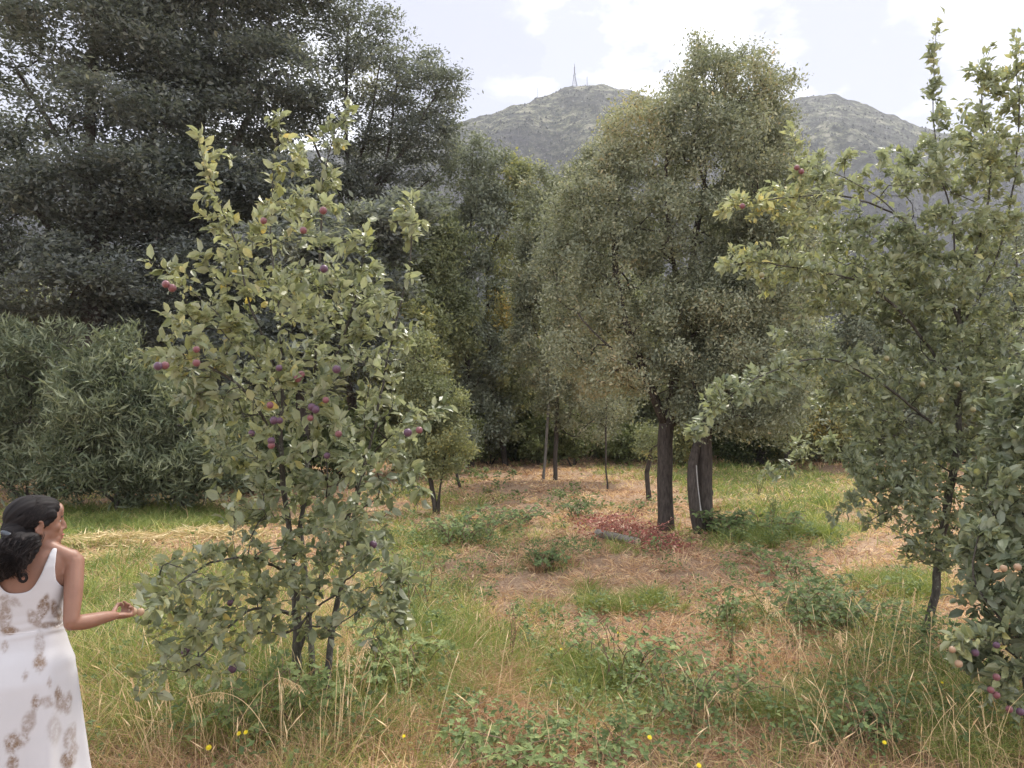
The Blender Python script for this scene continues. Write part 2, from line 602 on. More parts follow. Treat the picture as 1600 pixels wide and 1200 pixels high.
def crown_targets(ells, n, rng, shell=0.45, zlo=0.15):
    """ells: (px, py, rx, ry, Y, rY)"""
    ells = [tuple(e) for e in ells]
    vol = np.array([(e[2] * e[3] * e[5]) ** (0.75) * e[4] ** 1.5 for e in ells])
    cs = rng.multinomial(n, vol / vol.sum())
    out = []
    for e, k in zip(ells, cs):
        d = nrm(rng.normal(size=(k, 3)))
        r = rng.uniform(0, 1, k) ** (1 / 3)
        r = np.maximum(r, rng.uniform(shell, 1, k) * (rng.uniform(size=k) < .5))
        c = at(e[0], e[1], e[4]); s = e[4] / 1200
        out.append(c + d * r[:, None] * np.array([e[2] * s, e[5], e[3] * s]))
    T = np.vstack(out)
    T[:, 2] = np.maximum(T[:, 2], gh(T[:, 0], T[:, 1]) + zlo * rng.uniform(1, 1.6, len(T)))
    return T


def tree_leaves(sk, n, rng, spread, size, mode='out', cmax=3, tintf=None, tip_yellow=0.0, sizevar=.42, clump=.25):
    idx = np.nonzero((sk.cnt[:sk.n] <= cmax) & (sk.par[:sk.n] >= 0))[0]
    w_ = 1.0 / sk.cnt[idx]
    pick = rng.choice(idx, n, p=w_ / w_.sum())
    par = sk.par[pick]
    s = rng.uniform(0, 1, n)[:, None]
    P = sk.P[pick] * s + sk.P[par] * (1 - s)
    tw = nrm(sk.P[pick] - sk.P[par] + 1e-6)
    off = rng.normal(0, 1, (n, 3)) * np.asarray(spread)
    P = P + off
    rd = nrm(rng.normal(size=(n, 3)))
    if mode == 'out':
        a = nrm(np.cross(tw, rd) + 0.55 * tw + np.array([0, 0, .05]))
        nn = nrm(np.array([0, 0, 1.0]) + .75 * rng.normal(size=(n, 3)))
    elif mode == 'droop':
        a = nrm(rd * .75 + np.array([0, 0, -.75]))
        nn = nrm(rng.normal(size=(n, 3)))
    elif mode == 'flat':
        a = nrm(rd * np.array([1, 1, .45]) + .5 * tw)
        nn = nrm(np.array([0, 0, 1.0]) + .6 * rng.normal(size=(n, 3)))
    elif mode == 'up':
        a = nrm(rd * .7 + tw * .5 + np.array([0, 0, .35]))
        nn = nrm(rng.normal(size=(n, 3)) + np.array([0, 0, .5]))
    else:
        a = rd; nn = nrm(rng.normal(size=(n, 3)))
    R = leaf_frames(a, nn)
    sz = size * np.exp(rng.normal(0, sizevar, n)).clip(.5, 1.7)
    q = np.floor(P / .55).astype(int)
    h = np.sin(q[:, 0] * 12.9898 + q[:, 1] * 78.233 + q[:, 2] * 37.719) * 43758.5453
    h = h - np.floor(h)
    tint = .42 + rng.normal(0, .16, n) + clump * (h - .5)
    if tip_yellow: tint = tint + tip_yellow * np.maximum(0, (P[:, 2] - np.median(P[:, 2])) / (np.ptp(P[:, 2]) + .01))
    if tintf is not None: tint = tint + tintf(P)
    return P, R, sz, tint


def make_tree(name, label, cat, base, stems, ells, nt, leafn, leaf, R0, rtip, bark, spread=.1, size=.05, mode='out', step=.2,
              tmpl=None, key='s', single=0, group=None, seed=1, lift=.1, down=.5, cmax=3, wob=.01, tintf=None, tip_yellow=0., zlo=.3,
              zmin=None, min_tips=5, max_branch=24, shell=.45, flare=1.3, clump=.4, extra=None):
    rng = np.random.default_rng(seed)
    base = np.asarray(base, float)
    root = empty(name, tuple(base))
    tag(root, label, cat, group)
    sk = Skel()
    for s in stems: sk.stem(s, step, wob, rng)
    T = crown_targets(ells, nt, rng, shell, zlo)
    if extra is not None: T = np.vstack([T, extra])
    sk.grow(T, step, rng, lift, .25, down, zmin)
    sk.finish(R0, rtip)
    skel_parts(root, sk, bark, min_tips, max_branch=max_branch, flare=flare)
    P, R, sz, ti = tree_leaves(sk, leafn, rng, spread, size, mode, cmax, tintf, tip_yellow, clump=clump)
    keep = P[:, 2] > gh(P[:, 0], P[:, 1]) + .02
    emit_leaves(root, P[keep], R[keep], sz[keep], ti[keep], tmpl or LEAF_SMALL, key, leaf, single)
    return root, sk


# ------------------------------------------------------------------ green and dry zones of the meadow
GREEN = [(690, 1010, 95, 85, .8), (690, 930, 60, 45, .35), (985, 938, 60, 18, .22), (900, 1045, 90, 60, .55), (200, 815, 180, 24, 1.1), (60, 850, 140, 16, .8),
         (1190, 780, 120, 34, .45), (1210, 832, 120, 25, .8), (1400, 905, 70, 36, .9), (440, 1120, 300, 90, .75), (120, 1010, 240, 110, .95),
         (300, 930, 190, 60, .5), (1480, 1120, 180, 90, .75), (1300, 1080, 130, 90, .45), (1000, 1120, 130, 60, .45), (760, 835, 110, 26, .6),
         (860, 885, 60, 22, .7), (600, 860, 90, 60, .5), (950, 740, 60, 14, .3), (1280, 960, 100, 36, .5), (1130, 735, 130, 14, .45), (560, 1160, 160, 60, .5),
         (170, 880, 120, 25, .3), (760, 780, 70, 16, .35), (1100, 850, 80, 18, .4), (980, 860, 50, 12, .35), (660, 770, 70, 20, .5), (1200, 750, 150, 34, .5), (1300, 810, 80, 40, .4), (1050, 760, 60, 20, .3), (800, 1000, 120, 60, .12)]
DRY = [(160, 848, 120, 9, .5), (330, 845, 80, 18, .45), (1290, 720, 60, 18, .5), (850, 760, 120, 22, .5), (1000, 780, 130, 18, .7), (900, 905, 120, 30, .6),
       (770, 1060, 60, 40, .4), (820, 1160, 160, 60, .6), (1150, 920, 140, 40, .7), (1360, 880, 70, 40, .5), (1180, 1020, 110, 40, .5), (1050, 1010, 120, 30, .6)]


def lump(x, y, s, ph=0.):
    return (np.sin(x * s * 1.7 + ph) * np.cos(y * s * 1.3 - ph * 2) + np.sin((x + y) * s * .9 + 1.3 * ph) * np.cos((x - y) * s * 1.1 + ph)
            + .6 * np.sin(x * s * 3.1 - y * s * 2.3 + ph * 3) + .4 * np.sin(x * s * 5.7 + y * s * 6.1 + ph)) / 2.2


def greenness(x, y):
    y = np.maximum(y, 1.5)
    px, py = to_px(x, y, gh(x, y))
    g = np.full(np.shape(x), .255)
    for (cx, cy, rx, ry, v) in GREEN:
        g = g + v * np.exp(-((px - cx) / rx) ** 2 - ((py - cy) / ry) ** 2)
    for (cx, cy, rx, ry, v) in DRY:
        g = g - v * .75 * np.exp(-((px - cx) / rx) ** 2 - ((py - cy) / ry) ** 2)
    g = g + .26 * lump(x, y, 1.1, .4) + .26 * lump(x, y, 3.3, 2.) + .12 * lump(x, y, 8.3, 1.)
    return np.clip(g, 0, 1)


# ------------------------------------------------------------------ ground
def make_ground():
    fine = np.arange(-26, 26.01, .2)
    out = np.array([-1400, -900, -500, -300, -180, -110, -70, -45, -33])
    xs = np.concatenate([out, fine, -out[::-1]])
    fy = np.arange(-4, 46.01, .2)
    ys = np.concatenate([[-1400, -700, -300, -120, -50, -20, -9], fy, [55, 75, 110, 180, 300, 500, 900, 1400]])
    X, Y = np.meshgrid(xs, ys)
    Z = gh(X, Y)
    nx, ny = len(xs), len(ys)
    i = np.arange(ny - 1)[:, None] * nx + np.arange(nx - 1)[None]
    F = np.stack([i, i + 1, i + nx + 1, i + nx], -1).reshape(-1, 4)
    V = np.stack([X.ravel(), Y.ravel(), Z.ravel()], -1)
    m, t = new_mat('ground_soil')
    a = t.n('ShaderNodeAttribute', attribute_name='green')
    geo = t.n('ShaderNodeNewGeometry')
    mp = t.n('ShaderNodeMapping', {'Vector': geo.outputs['Position'], 'Scale': (1, .6, 1)})
    n1 = t.noise(mp.outputs[0], 30.0, 8, .7)
    n2 = t.noise(geo.outputs['Position'], 2.2, 5, .6)
    dry = t.ramp(n1, [(.25, (.14, .09, .06)), (.5, (.31, .21, .14)), (.72, (.48, .36, .25))])
    grn = t.ramp(n1, [(.3, (.07, .075, .03)), (.55, (.20, .19, .08)), (.75, (.36, .32, .16))])
    f = t.math('MULTIPLY', t.math('ADD', t.math('SUBTRACT', a.outputs['Fac'], .45), t.math('MULTIPLY', t.math('SUBTRACT', n2, .5), .9)), 3.0, clamp=True)
    c = t.mix(f, dry, grn)
    b = t.n('ShaderNodeBump', {'Strength': .9, 'Distance': .04, 'Height': n1})
    p = t.n('ShaderNodeBsdfPrincipled', {'Base Color': c, 'Roughness': .95, 'Specular IOR Level': .1, 'Normal': b.outputs[0]})
    t.n('ShaderNodeOutputMaterial', {'Surface': p.outputs[0]})
    me = mk_mesh('ground', V, [F], m, {'green': greenness(V[:, 0], V[:, 1])}, True)
    tag(mk_obj('ground', me), 'dry tan meadow ground with green patches', kind='structure')


make_ground()


# ------------------------------------------------------------------ mountain
RIDGE = [(-900, 330), (-500, 300), (-100, 290), (10, 262), (200, 255), (500, 235), (640, 212), (690, 200), (725, 188), (760, 178), (800, 168), (850, 151),
         (885, 136), (905, 133), (940, 133), (975, 137), (1010, 148), (1060, 170), (1120, 186), (1180, 176), (1240, 155), (1275, 149), (1305, 147),
         (1335, 155), (1365, 166), (1400, 180), (1440, 196), (1480, 208), (1530, 213), (1570, 210), (1640, 214), (1900, 250), (2300, 300)]


def fbm(x, y, oct=5, s=1., ph=0.):
    r = np.zeros_like(x); a = 1.
    for k in range(oct):
        r += a * lump(x * s, y * s, 1., ph + k * 1.7); a *= .5; s *= 2.1
    return r


def hill_z(u, t):
    """u: sideways slope of the line of sight, t: 0 foot .. 1 crest .. 1.6 back"""
    px = 800 + 1200 * u
    py = np.interp(px, [p[0] for p in RIDGE], [p[1] for p in RIDGE])
    Rc = 690 + 60 * np.sin(u * 3)
    v_ = (600 - py) / 1200
    H = Rc * (math.sin(PITCH) + v_ * math.cos(PITCH)) / (math.cos(PITCH) - v_ * math.sin(PITCH)) + CZ
    r = np.where(t <= 1, 170 + (Rc - 170) * t, Rc + (t - 1) * 700)
    up = np.where(t <= 1, (r / Rc) * (1 - (1 - np.minimum(t, 1)) ** 1.5), 1 - .8 * (t - 1))
    X, Y = u * r, r
    n = fbm(X, Y, 5, .012) * 9 * np.clip(t * 3, 0, 1) * np.clip(np.abs(1 - t) * 3 + .09, .09, 1) + lump(X, Y, .11, 2.) * 1.9 * np.clip(t * 3, 0, 1) + lump(X, Y, .27, 1.) * .6 * np.clip(t * 3, 0, 1)
    gully = -np.abs(np.sin(u * 26 + fbm(X, Y, 2, .006) * 1.2)) ** 2 * 22 * np.clip(t * 2, 0, 1) * np.clip((1 - t) * 3, 0, 1)
    Z = -3 + (H + 3) * up + n + gully * (t < 1)
    return X, Y, Z


def make_hill():
    us = np.linspace(-1.35, 1.3, 520); ts = np.concatenate([np.linspace(0, 1, 190), np.linspace(1.03, 1.7, 14)])
    U, T = np.meshgrid(us, ts)
    X, Y, Z = hill_z(U, T)
    nx = len(us)
    i = np.arange(len(ts) - 1)[:, None] * nx + np.arange(nx - 1)[None]
    F = np.stack([i, i + 1, i + nx + 1, i + nx], -1).reshape(-1, 4)
    m, t = new_mat('hillside')
    geo = t.n('ShaderNodeNewGeometry')
    n1 = t.noise(geo.outputs['Position'], .09, 10, .78)
    n2 = t.noise(geo.outputs['Position'], .012, 5, .6)
    n3 = t.noise(geo.outputs['Position'], .22, 8, .8)
    c = t.ramp(n1, [(.44, (.008, .013, .009)), (.495, (.035, .042, .024)), (.53, (.095, .10, .055)), (.60, (.22, .21, .15))])
    n4 = t.noise(geo.outputs['Position'], .022, 6, .65)
    c = t.mix(t.math('MULTIPLY', t.math('SUBTRACT', .56, n4), 7., clamp=True), c, (.35, .38, .42, 1), 'MULTIPLY')
    rock = t.math('MULTIPLY', t.math('SUBTRACT', n3, .57), 14., clamp=True)
    c = t.mix(t.math('MULTIPLY', rock, .8), c, (.24, .23, .23, 1))
    hz = t.n('ShaderNodeSeparateXYZ', {0: geo.outputs['Position']})
    low = t.math('MULTIPLY', t.math('SUBTRACT', t.math('ADD', 215., t.math('MULTIPLY', t.math('SUBTRACT', n2, .5), 260.)), hz.outputs[2]), .03, clamp=True)
    c = t.mix(t.math('MULTIPLY', low, .75), c, t.ramp(n3, [(.40, (.008, .010, .016)), (.6, (.055, .055, .07))]))
    b = t.n('ShaderNodeBump', {'Strength': 1., 'Distance': 3., 'Height': n1})
    p = t.n('ShaderNodeBsdfPrincipled', {'Base Color': c, 'Roughness': .95, 'Specular IOR Level': .1, 'Normal': b.outputs[0]})
    t.n('ShaderNodeOutputMaterial', {'Surface': p.outputs[0]})
    me = mk_mesh('mountain', np.stack([X.ravel(), Y.ravel(), Z.ravel()], -1), [F], m, None, True)
    tag(mk_obj('mountain', me), 'hazy grey green mountain with a double summit', kind='structure')
    # standing dead wood
    rng = np.random.default_rng(5)
    n = 9000
    u = rng.uniform(-.85, .8, n); tt = rng.uniform(.12, .97, n) ** .8
    X, Y, Z = hill_z(u, tt)
    dens = fbm(X, Y, 3, .02, 1.) * .5 + .75 - tt * .55
    k = rng.uniform(size=n) < dens + .12
    X, Y, Z = X[k], Y[k], Z[k]; n = len(X)
    h = rng.uniform(4, 11, n) * (1.2 - .7 * tt[k]); r = rng.uniform(.13, .32, n)
    a0 = rng.uniform(0, 6.28, n); lean = rng.normal(0, .5, (n, 2))
    Vs = np.zeros((n, 4, 3))
    for j in range(3):
        Vs[:, j] = np.stack([X + r * np.cos(a0 + j * 2.094), Y + r * np.sin(a0 + j * 2.094), Z - .5], -1)
    Vs[:, 3] = np.stack([X + lean[:, 0], Y + lean[:, 1], Z + h], -1)
    f = np.array([[0, 1, 3], [1, 2, 3], [2, 0, 3]])
    F = (f[None] + (np.arange(n) * 4)[:, None, None]).reshape(-1, 3)
    me = mk_mesh('dead_trees', Vs.reshape(-1, 3), [F], M['dead_wood'], {'tint': np.repeat(rng.uniform(0, 1, n), 4)})
    tag(mk_obj('dead_forest', me), 'grey standing dead trunks scattered over the mountain slope', 'forest', kind='stuff')
    # living scrub and conifers
    n = 15000
    u = rng.uniform(-.9, .85, n); tt = rng.uniform(.05, .995, n)
    X, Y, Z = hill_z(u, tt)
    ac = Acc()
    dirs = np.array([[1, 0, 0], [.3, .95, 0], [-.8, .6, 0], [-.8, -.6, 0], [.3, -.95, 0]])
    s = rng.uniform(.7, 2.6, n) * rng.uniform(.6, 1.1, n); s = s * (1.15 - .65 * tt); hh = s * rng.uniform(.9, 2.3, n)
    V = np.zeros((n, 12, 3))
    for j in range(5):
        V[:, j] = np.stack([X + s * dirs[j, 0] * rng.uniform(.7, 1.2, n), Y + s * dirs[j, 1], Z + .0 * s], -1)
        V[:, 5 + j] = np.stack([X + .75 * s * dirs[j, 0] * rng.uniform(.6, 1.3, n), Y + .75 * s * dirs[j, 1], Z + .5 * hh * rng.uniform(.8, 1.2, n)], -1)
    V[:, 10] = np.stack([X, Y, Z + hh], -1); V[:, 11] = np.stack([X, Y, Z - .5], -1)
    q = np.array([[j, (j + 1) % 5, 5 + (j + 1) % 5, 5 + j] for j in range(5)])
    tr = np.array([[5 + j, 5 + (j + 1) % 5, 10] for j in range(5)])
    b = (np.arange(n) * 12)[:, None, None]
    me = mk_mesh('scrub', V.reshape(-1, 3), [(tr[None] + b).reshape(-1, 3), (q[None] + b).reshape(-1, 4)], M['hill_tree'], {'tint': np.repeat(rng.uniform(0, 1, n) ** 1.5, 12)})
    tag(mk_obj('hill_scrub', me), 'dark scrub and small conifers dotted over the mountain slope', 'scrub', kind='stuff')


make_hill()
M['mast'] = plain_mat('mast_steel', (.10, .10, .11), .5, .2, 2.)


def mast(px, ptop, wide, label, lattice=True):
    u = (px - 800) / 1200
    X, Y, Z = [float(v) for v in hill_z(np.array([u]), np.array([1.0]))]
    top = CZ + (640 - ptop) / 1200 * Y
    root = empty('radio_mast', (X, Y, Z - .5))
    tag(root, label, 'mast', 'masts on the mountain top')
    H = top - Z + .5
    if lattice:
        hb = H * .62
        fr = Acc()
        for sx, sy in ((-1, -1), (1, -1), (1, 1), (-1, 1)):
            l = Acc()
            zz = np.linspace(0, hb, 5); ww = wide * (1 - zz / hb) ** 1.5 * .8 + .35
            tube(l, np.stack([sx * ww, sy * ww, zz], -1), .24, 5)
            o = l.build('leg', M['mast'], None); o.parent = root
        zz = np.linspace(0, hb, 9)
        ww = wide * (1 - zz / hb) ** 1.5 * .8 + .35
        for k in range(9):
            c = [(-1, -1), (1, -1), (1, 1), (-1, 1)]
            for j in range(4):
                a, b = c[j], c[(j + 1) % 4]
                tube(fr, [[a[0] * ww[k], a[1] * ww[k], zz[k]], [b[0] * ww[k], b[1] * ww[k], zz[k]]], .07, 4)
                if k < 8: tube(fr, [[a[0] * ww[k], a[1] * ww[k], zz[k]], [b[0] * ww[k + 1], b[1] * ww[k + 1], zz[k + 1]]], .07, 4)
        o = fr.build('brace', M['mast'], None); o.parent = root
        p = Acc(); tube(p, [[0, 0, hb - .5], [0, 0, H * .86]], .55, 8); tube(p, [[0, 0, H * .86], [0, 0, H]], .25, 6)
        o = p.build('antenna', M['mast'], None); o.parent = root
        for k in (0, 1):
            d = Acc(); ellipsoid(d, (.9 * (1 if k else -1), -.5, hb * (.75 + .12 * k)), (.5, .3, .5)); o = d.build('dish', M['mast'], None); o.parent = root
    else:
        p = Acc(); tube(p, [[0, 0, 0], [0, 0, H * .7], [0, 0, H]], [.30, .24, .12], 6)
        o = p.build('pole', M['mast'], None); o.parent = root
        for z in (.55, .75, .9):
            c = Acc(); tube(c, [[-.7, 0, H * z], [.7, 0, H * z]], .08, 4)
            o = c.build('crossbar', M['mast'], None); o.parent = root


mast(899, 92, 2.6, 'tallest lattice radio mast standing on the mountain summit')
mast(919, 112, 1, 'thin pole mast just right of the tall lattice mast', False)
mast(841, 130, 1, 'small lone pole mast on the left shoulder of the summit ridge', False)
mast(946, 124, 1, 'short pole mast farthest right on the summit by the tree', False)

# ------------------------------------------------------------------ background trees
def bt(label, bx, by, top, ells, leaf, nt, ln, name='tree', Y=None, R0=.12, size=.07, spread=(.12, .12, .1), mode='rand', seed=1, bark='bark_dark',
       stems=None, tintf=None, group='trees closing the clearing', cat='tree', lift=.1, cmax=3, tmpl=None, zlo=.5, **kw):
    """by: pixel row of the foot (gives the distance) unless Y is given"""
    if Y is None:
        b = gpt(bx, by)
    else:
        p = at(bx, 640 + CZ * 1200 / Y, Y); b = np.array([p[0], Y, float(gh(p[0], Y))])
    Y = b[1]
    if stems is None:
        stems = [[b - [0, 0, .1], (b + at(top[0], top[1], Y)) / 2 + [random.uniform(-.2, .2), 0, 0], at(top[0], top[1], Y)]]
    else:
        st = []
        for s in stems:
            pts = [at(q[0], q[1], Y + (q[2] if len(q) > 2 else 0)) for q in s]
            st.append(pts)
        st[0][0] = b - [0, 0, .1]
        stems = st
    far = group == 'trees closing the clearing'
    g_ = 1.15 if far else 1.0
    if far: size *= 1.4
    E = [(e[0], e[1], e[2] * g_, e[3] * g_, Y + (e[5] if len(e) > 5 else 0), e[4]) for e in ells]
    return make_tree(name, label, cat, b, stems, E, nt, ln, M[leaf], R0, .006 if Y > 11 else .004, M[bark], spread, size, mode, step=.3 if Y > 11 else .15,
                     seed=seed, group=group, lift=lift, cmax=cmax, tintf=tintf, zlo=zlo, tmpl=tmpl, **kw)


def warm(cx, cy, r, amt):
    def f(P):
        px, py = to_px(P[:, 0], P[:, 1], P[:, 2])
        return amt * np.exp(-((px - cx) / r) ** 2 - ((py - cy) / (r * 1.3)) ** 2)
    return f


# the big dark trees on the left, foliage in level sprays
DG = 'big dark trees at the left'
bt('huge dark tree filling the upper left corner with layered level sprays', 140, 0, (150, -260),
   [(90, 80, 90, 40, 2.5), (20, 20, 50, 25, 2.), (230, 70, 80, 50, 2.5), (-60, 220, 130, 120, 2.5), (190, -60, 180, 80, 2.5), (200, 190, 130, 60, 2.5), (60, 330, 190, 90, 2.5), (200, 300, 130, 70, 2.5), (40, 450, 170, 70, 2.5), (200, 440, 140, 80, 2.5)],
   'beech', 850, 150000, Y=20, R0=.32, size=.115, spread=(.36, .36, .11), mode='flat', seed=11, group=DG, lift=.02,
   stems=[[(140, 760), (150, 500), (140, 250), (150, 0), (160, -240)], [(145, 480), (60, 330), (-60, 220)], [(145, 300), (50, 150), (0, 60)], [(145, 420), (200, 300), (260, 200)]], down=.1)
bt('dark dense tree with bare grey trunk showing behind the plum tree top', 300, 0, (320, -220),
   [(310, 40, 150, 70, 2.5), (400, -60, 130, 60, 2.5), (330, 180, 140, 60, 2.5), (300, 300, 130, 60, 2.5), (430, 130, 80, 60, 2), (420, 300, 90, 60, 2), (350, 420, 120, 70, 2), (200, 520, 150, 50, 2), (330, 540, 130, 70, 2)],
   'beech', 880, 160000, Y=22, R0=.42, size=.12, spread=(.38, .38, .11), mode='flat', seed=12, group=DG, lift=.02, bark='bark_grey',
   stems=[[(300, 770), (298, 560), (296, 400), (310, 200), (330, 0), (330, -200)], [(298, 400), (350, 260), (420, 120)], [(300, 330), (240, 200), (220, 80)]], down=.1)
bt('tall airy dark tree with thin fanned limbs against the pale sky', 560, 0, (560, 0),
   [(520, 60, 90, 50, 1.6), (590, 120, 80, 45, 1.6), (660, 150, 60, 45, 1.5), (700, 135, 26, 30, .8), (545, 20, 40, 22, 1), (600, 40, 22, 36, .8), (665, 105, 24, 30, .7), (690, 190, 34, 16, .7), (560, 200, 110, 40, 1.6), (640, 230, 80, 30, 1.4), (680, 200, 40, 25, 1), (520, 290, 110, 45, 1.5), (610, 290, 80, 35, 1.3)],
   'beech', 760, 50000, Y=24, R0=.15, size=.10, spread=(.22, .22, .07), mode='flat', seed=13, group=DG, lift=.02,
   stems=[[(540, 745), (545, 600), (540, 440), (545, 330), (540, 200), (545, 20)], [(542, 400), (590, 300), (650, 200), (700, 120)], [(540, 380), (600, 260), (620, 130), (640, 50)],
          [(541, 330), (480, 200), (450, 90)], [(545, 420), (610, 340), (700, 250)], [(545, 300), (580, 180), (600, 60)]], down=.1, tintf=warm(575, 125, 26, .5))
bt('dark lower tree with reddish dead twigs behind the plum tree', 480, 0, (470, 300),
   [(470, 400, 90, 70, 1.5), (560, 420, 90, 80, 1.5), (520, 540, 120, 80, 1.5), (400, 560, 100, 80, 1.5), (600, 350, 50, 30, 1.2), (640, 330, 50, 26, 1)],
   'beech', 380, 50000, Y=19, R0=.16, size=.13, spread=(.25, .25, .09), mode='flat', seed=14, group=DG, tintf=warm(480, 400, 60, .35))

# willow thicket
WG = 'willow bushes in front of the dark trees'
for i, (lab, bx, by, el, n, ln) in enumerate([
    ('tall narrow leaved willow bush behind the woman at the left edge', 40, 800, [(30, 620, 110, 90, 1.2), (70, 560, 60, 50, .9), (95, 525, 16, 34, .5), (30, 520, 22, 30, .6), (-60, 600, 110, 110, 1.2), (60, 720, 110, 70, 1.1)], 420, 26000),
    ('silvery willow bush between the left edge bush and the plum tree', 180, 802, [(170, 630, 80, 70, 1.2), (170, 565, 36, 40, .8), (200, 540, 12, 36, .5), (140, 575, 20, 30, .6), (245, 600, 20, 40, .6), (170, 720, 110, 70, 1.2)], 420, 26000),
    ('low rounded willow mound at the foot of the plum tree crown', 285, 800, [(280, 740, 95, 45, 1.1), (270, 650, 50, 55, 1.0), (340, 720, 60, 60, 1.)], 320, 17000)]):
    bt(lab, bx, by, None, el, 'willow', n, ln, name='willow_bush', R0=.05, size=.15, spread=(.12, .12, .08), mode='up', seed=20 + i, group=WG, cat='bush',
       stems=[[(bx, by), (bx + 5, by - 90), (bx + 10, by - 200)], [(bx, by - 10), (bx - 50, by - 80), (bx - 70, by - 170)], [(bx, by - 10), (bx + 50, by - 70), (bx + 60, by - 130)]],
       tmpl=LEAF_LONG, zlo=.1, cmax=2, lift=.2)

# the backdrop behind the clearing
bt('slender tree with feathery top standing before the mountain flank', 735, 730, (740, 215),
   [(740, 240, 45, 30, .9), (725, 300, 50, 45, .9), (760, 330, 40, 45, .9), (715, 400, 45, 45, .9), (740, 470, 60, 50, 1.), (735, 560, 60, 60, 1.1), (745, 650, 60, 45, 1.1)],
   'grey_green', 380, 42000, R0=.12, size=.075, spread=(.16, .16, .14), seed=31)
bt('narrow olive tree with kinked bare limb right of the feathery tree', 790, 728, (810, 255),
   [(800, 285, 34, 34, .8), (815, 330, 30, 40, .8), (790, 400, 45, 35, .9), (800, 480, 50, 50, 1.), (805, 570, 50, 60, 1.1), (800, 650, 50, 36, 1.1)],
   'olive', 360, 40000, R0=.1, size=.075, spread=(.15, .15, .13), seed=32,
   stems=[[(790, 730), (765, 560), (762, 420), (790, 340), (812, 260)], [(763, 430), (740, 380), (735, 300)]], tintf=warm(790, 490, 30, .45))
bt('tree with grey blue foliage in the dark middle of the tree line', 755, 725, (750, 500),
   [(750, 545, 55, 50, 1.2), (745, 620, 60, 55, 1.2), (790, 600, 40, 50, 1.)],
   'grey_green', 280, 30000, R0=.1, size=.08, spread=(.18, .18, .15), seed=33)
bt('dark green tree behind the thin poles of the saplings', 845, 722, (840, 430),
   [(830, 520, 60, 60, 1.5), (850, 600, 70, 60, 1.5), (900, 560, 60, 70, 1.5), (820, 660, 60, 30, 1.2)],
   'olive', 300, 34000, R0=.14, size=.09, spread=(.2, .2, .17), seed=34)
bt('olive green tree with domed top left of the big clearing tree', 868, 752, (860, 260),
   [(870, 305, 46, 45, 1.), (850, 370, 50, 50, 1.1), (835, 450, 40, 60, 1.), (850, 540, 50, 60, 1.), (900, 350, 60, 60, 1.1), (930, 290, 42, 60, 1.), (870, 450, 60, 60, 1.2), (930, 430, 60, 60, 1.2), (915, 530, 66, 56, 1.1), (940, 610, 60, 45, 1.), (880, 610, 50, 40, 1.), (925, 660, 45, 24, .9)],
   'wattle', 800, 105000, R0=.06, size=.055, spread=(.12, .12, .11), seed=35,
   stems=[[(868, 752), (869, 640), (872, 500), (868, 360), (865, 270)], [(870, 520), (910, 420), (935, 290)]], tintf=warm(915, 550, 70, .38))
bt('thin leaning sapling pole left of the olive tree', 849, 752, (862, 560), [(862, 600, 22, 40, .5)],
   'wattle', 40, 2500, name='sapling', R0=.04, size=.05, seed=36, group='saplings in the clearing', bark='bark_grey', cat='sapling')
bt('straight thin sapling pole left of the big tree trunk', 949, 768, (950, 590), [(948, 630, 24, 44, .5)],
   'wattle', 60, 4500, name='sapling', R0=.022, size=.05, seed=37, group='saplings in the clearing', bark='bark_dark', cat='sapling')
bt('short crooked sapling close to the left of the big tree trunk', 1014, 782, (1018, 700), [(1018, 690, 24, 26, .4)],
   'olive', 60, 2500, name='sapling', R0=.055, size=.05, seed=38, group='saplings in the clearing', cat='sapling',
   stems=[[(1016, 782), (1010, 745), (1016, 715), (1020, 690)]])
bt('tiny sapling post beside the small bushy tree', 721, 762, (724, 690), [(726, 680, 26, 26, .5)],
   'grey_green', 60, 2500, name='sapling', R0=.035, size=.05, seed=39, group='saplings in the clearing', cat='sapling')
bt('small bushy tree on splayed stems right of the plum tree', 683, 803, (665, 600),
   [(690, 690, 50, 55, .7), (665, 620, 42, 60, .6), (650, 700, 45, 45, .6), (700, 640, 34, 40, .5), (655, 550, 26, 36, .5)],
   'olive', 420, 34000, R0=.05, size=.055, spread=(.09, .09, .08), seed=40, bark='bark_dark',
   stems=[[(683, 803), (676, 765), (668, 700), (660, 580)], [(684, 798), (690, 760), (700, 690)], [(682, 800), (672, 750), (640, 700)]], group=None, zlo=.45)
bt('bright green tree peeping out between plum tree and small bushy tree', 640, 745, (650, 480),
   [(650, 520, 45, 50, .9), (640, 600, 55, 60, .9), (625, 660, 60, 60, 1.)],
   'olive', 240, 26000, R0=.1, size=.08, spread=(.14, .14, .12), seed=41)
bt('dark olive tree standing behind the plum tree right side', 620, 735, (630, 330),
   [(650, 370, 55, 55, 1.3), (670, 440, 60, 60, 1.4), (600, 440, 70, 70, 1.4), (690, 520, 55, 60, 1.3), (600, 560, 80, 70, 1.4), (690, 370, 40, 35, 1.)],
   'olive', 420, 46000, R0=.15, size=.09, spread=(.2, .2, .16), seed=42, bark='bark_dark', tintf=lambda P: -.12)
bt('tall green tree behind the big clearing tree to its right', 1190, 722, (1190, 250),
   [(1180, 330, 80, 80, 1.8), (1240, 420, 80, 90, 1.8), (1180, 500, 90, 80, 1.8), (1260, 560, 80, 70, 1.6), (1170, 620, 90, 50, 1.6)],
   'wattle', 420, 50000, R0=.18, size=.095, spread=(.2, .2, .17), seed=43)
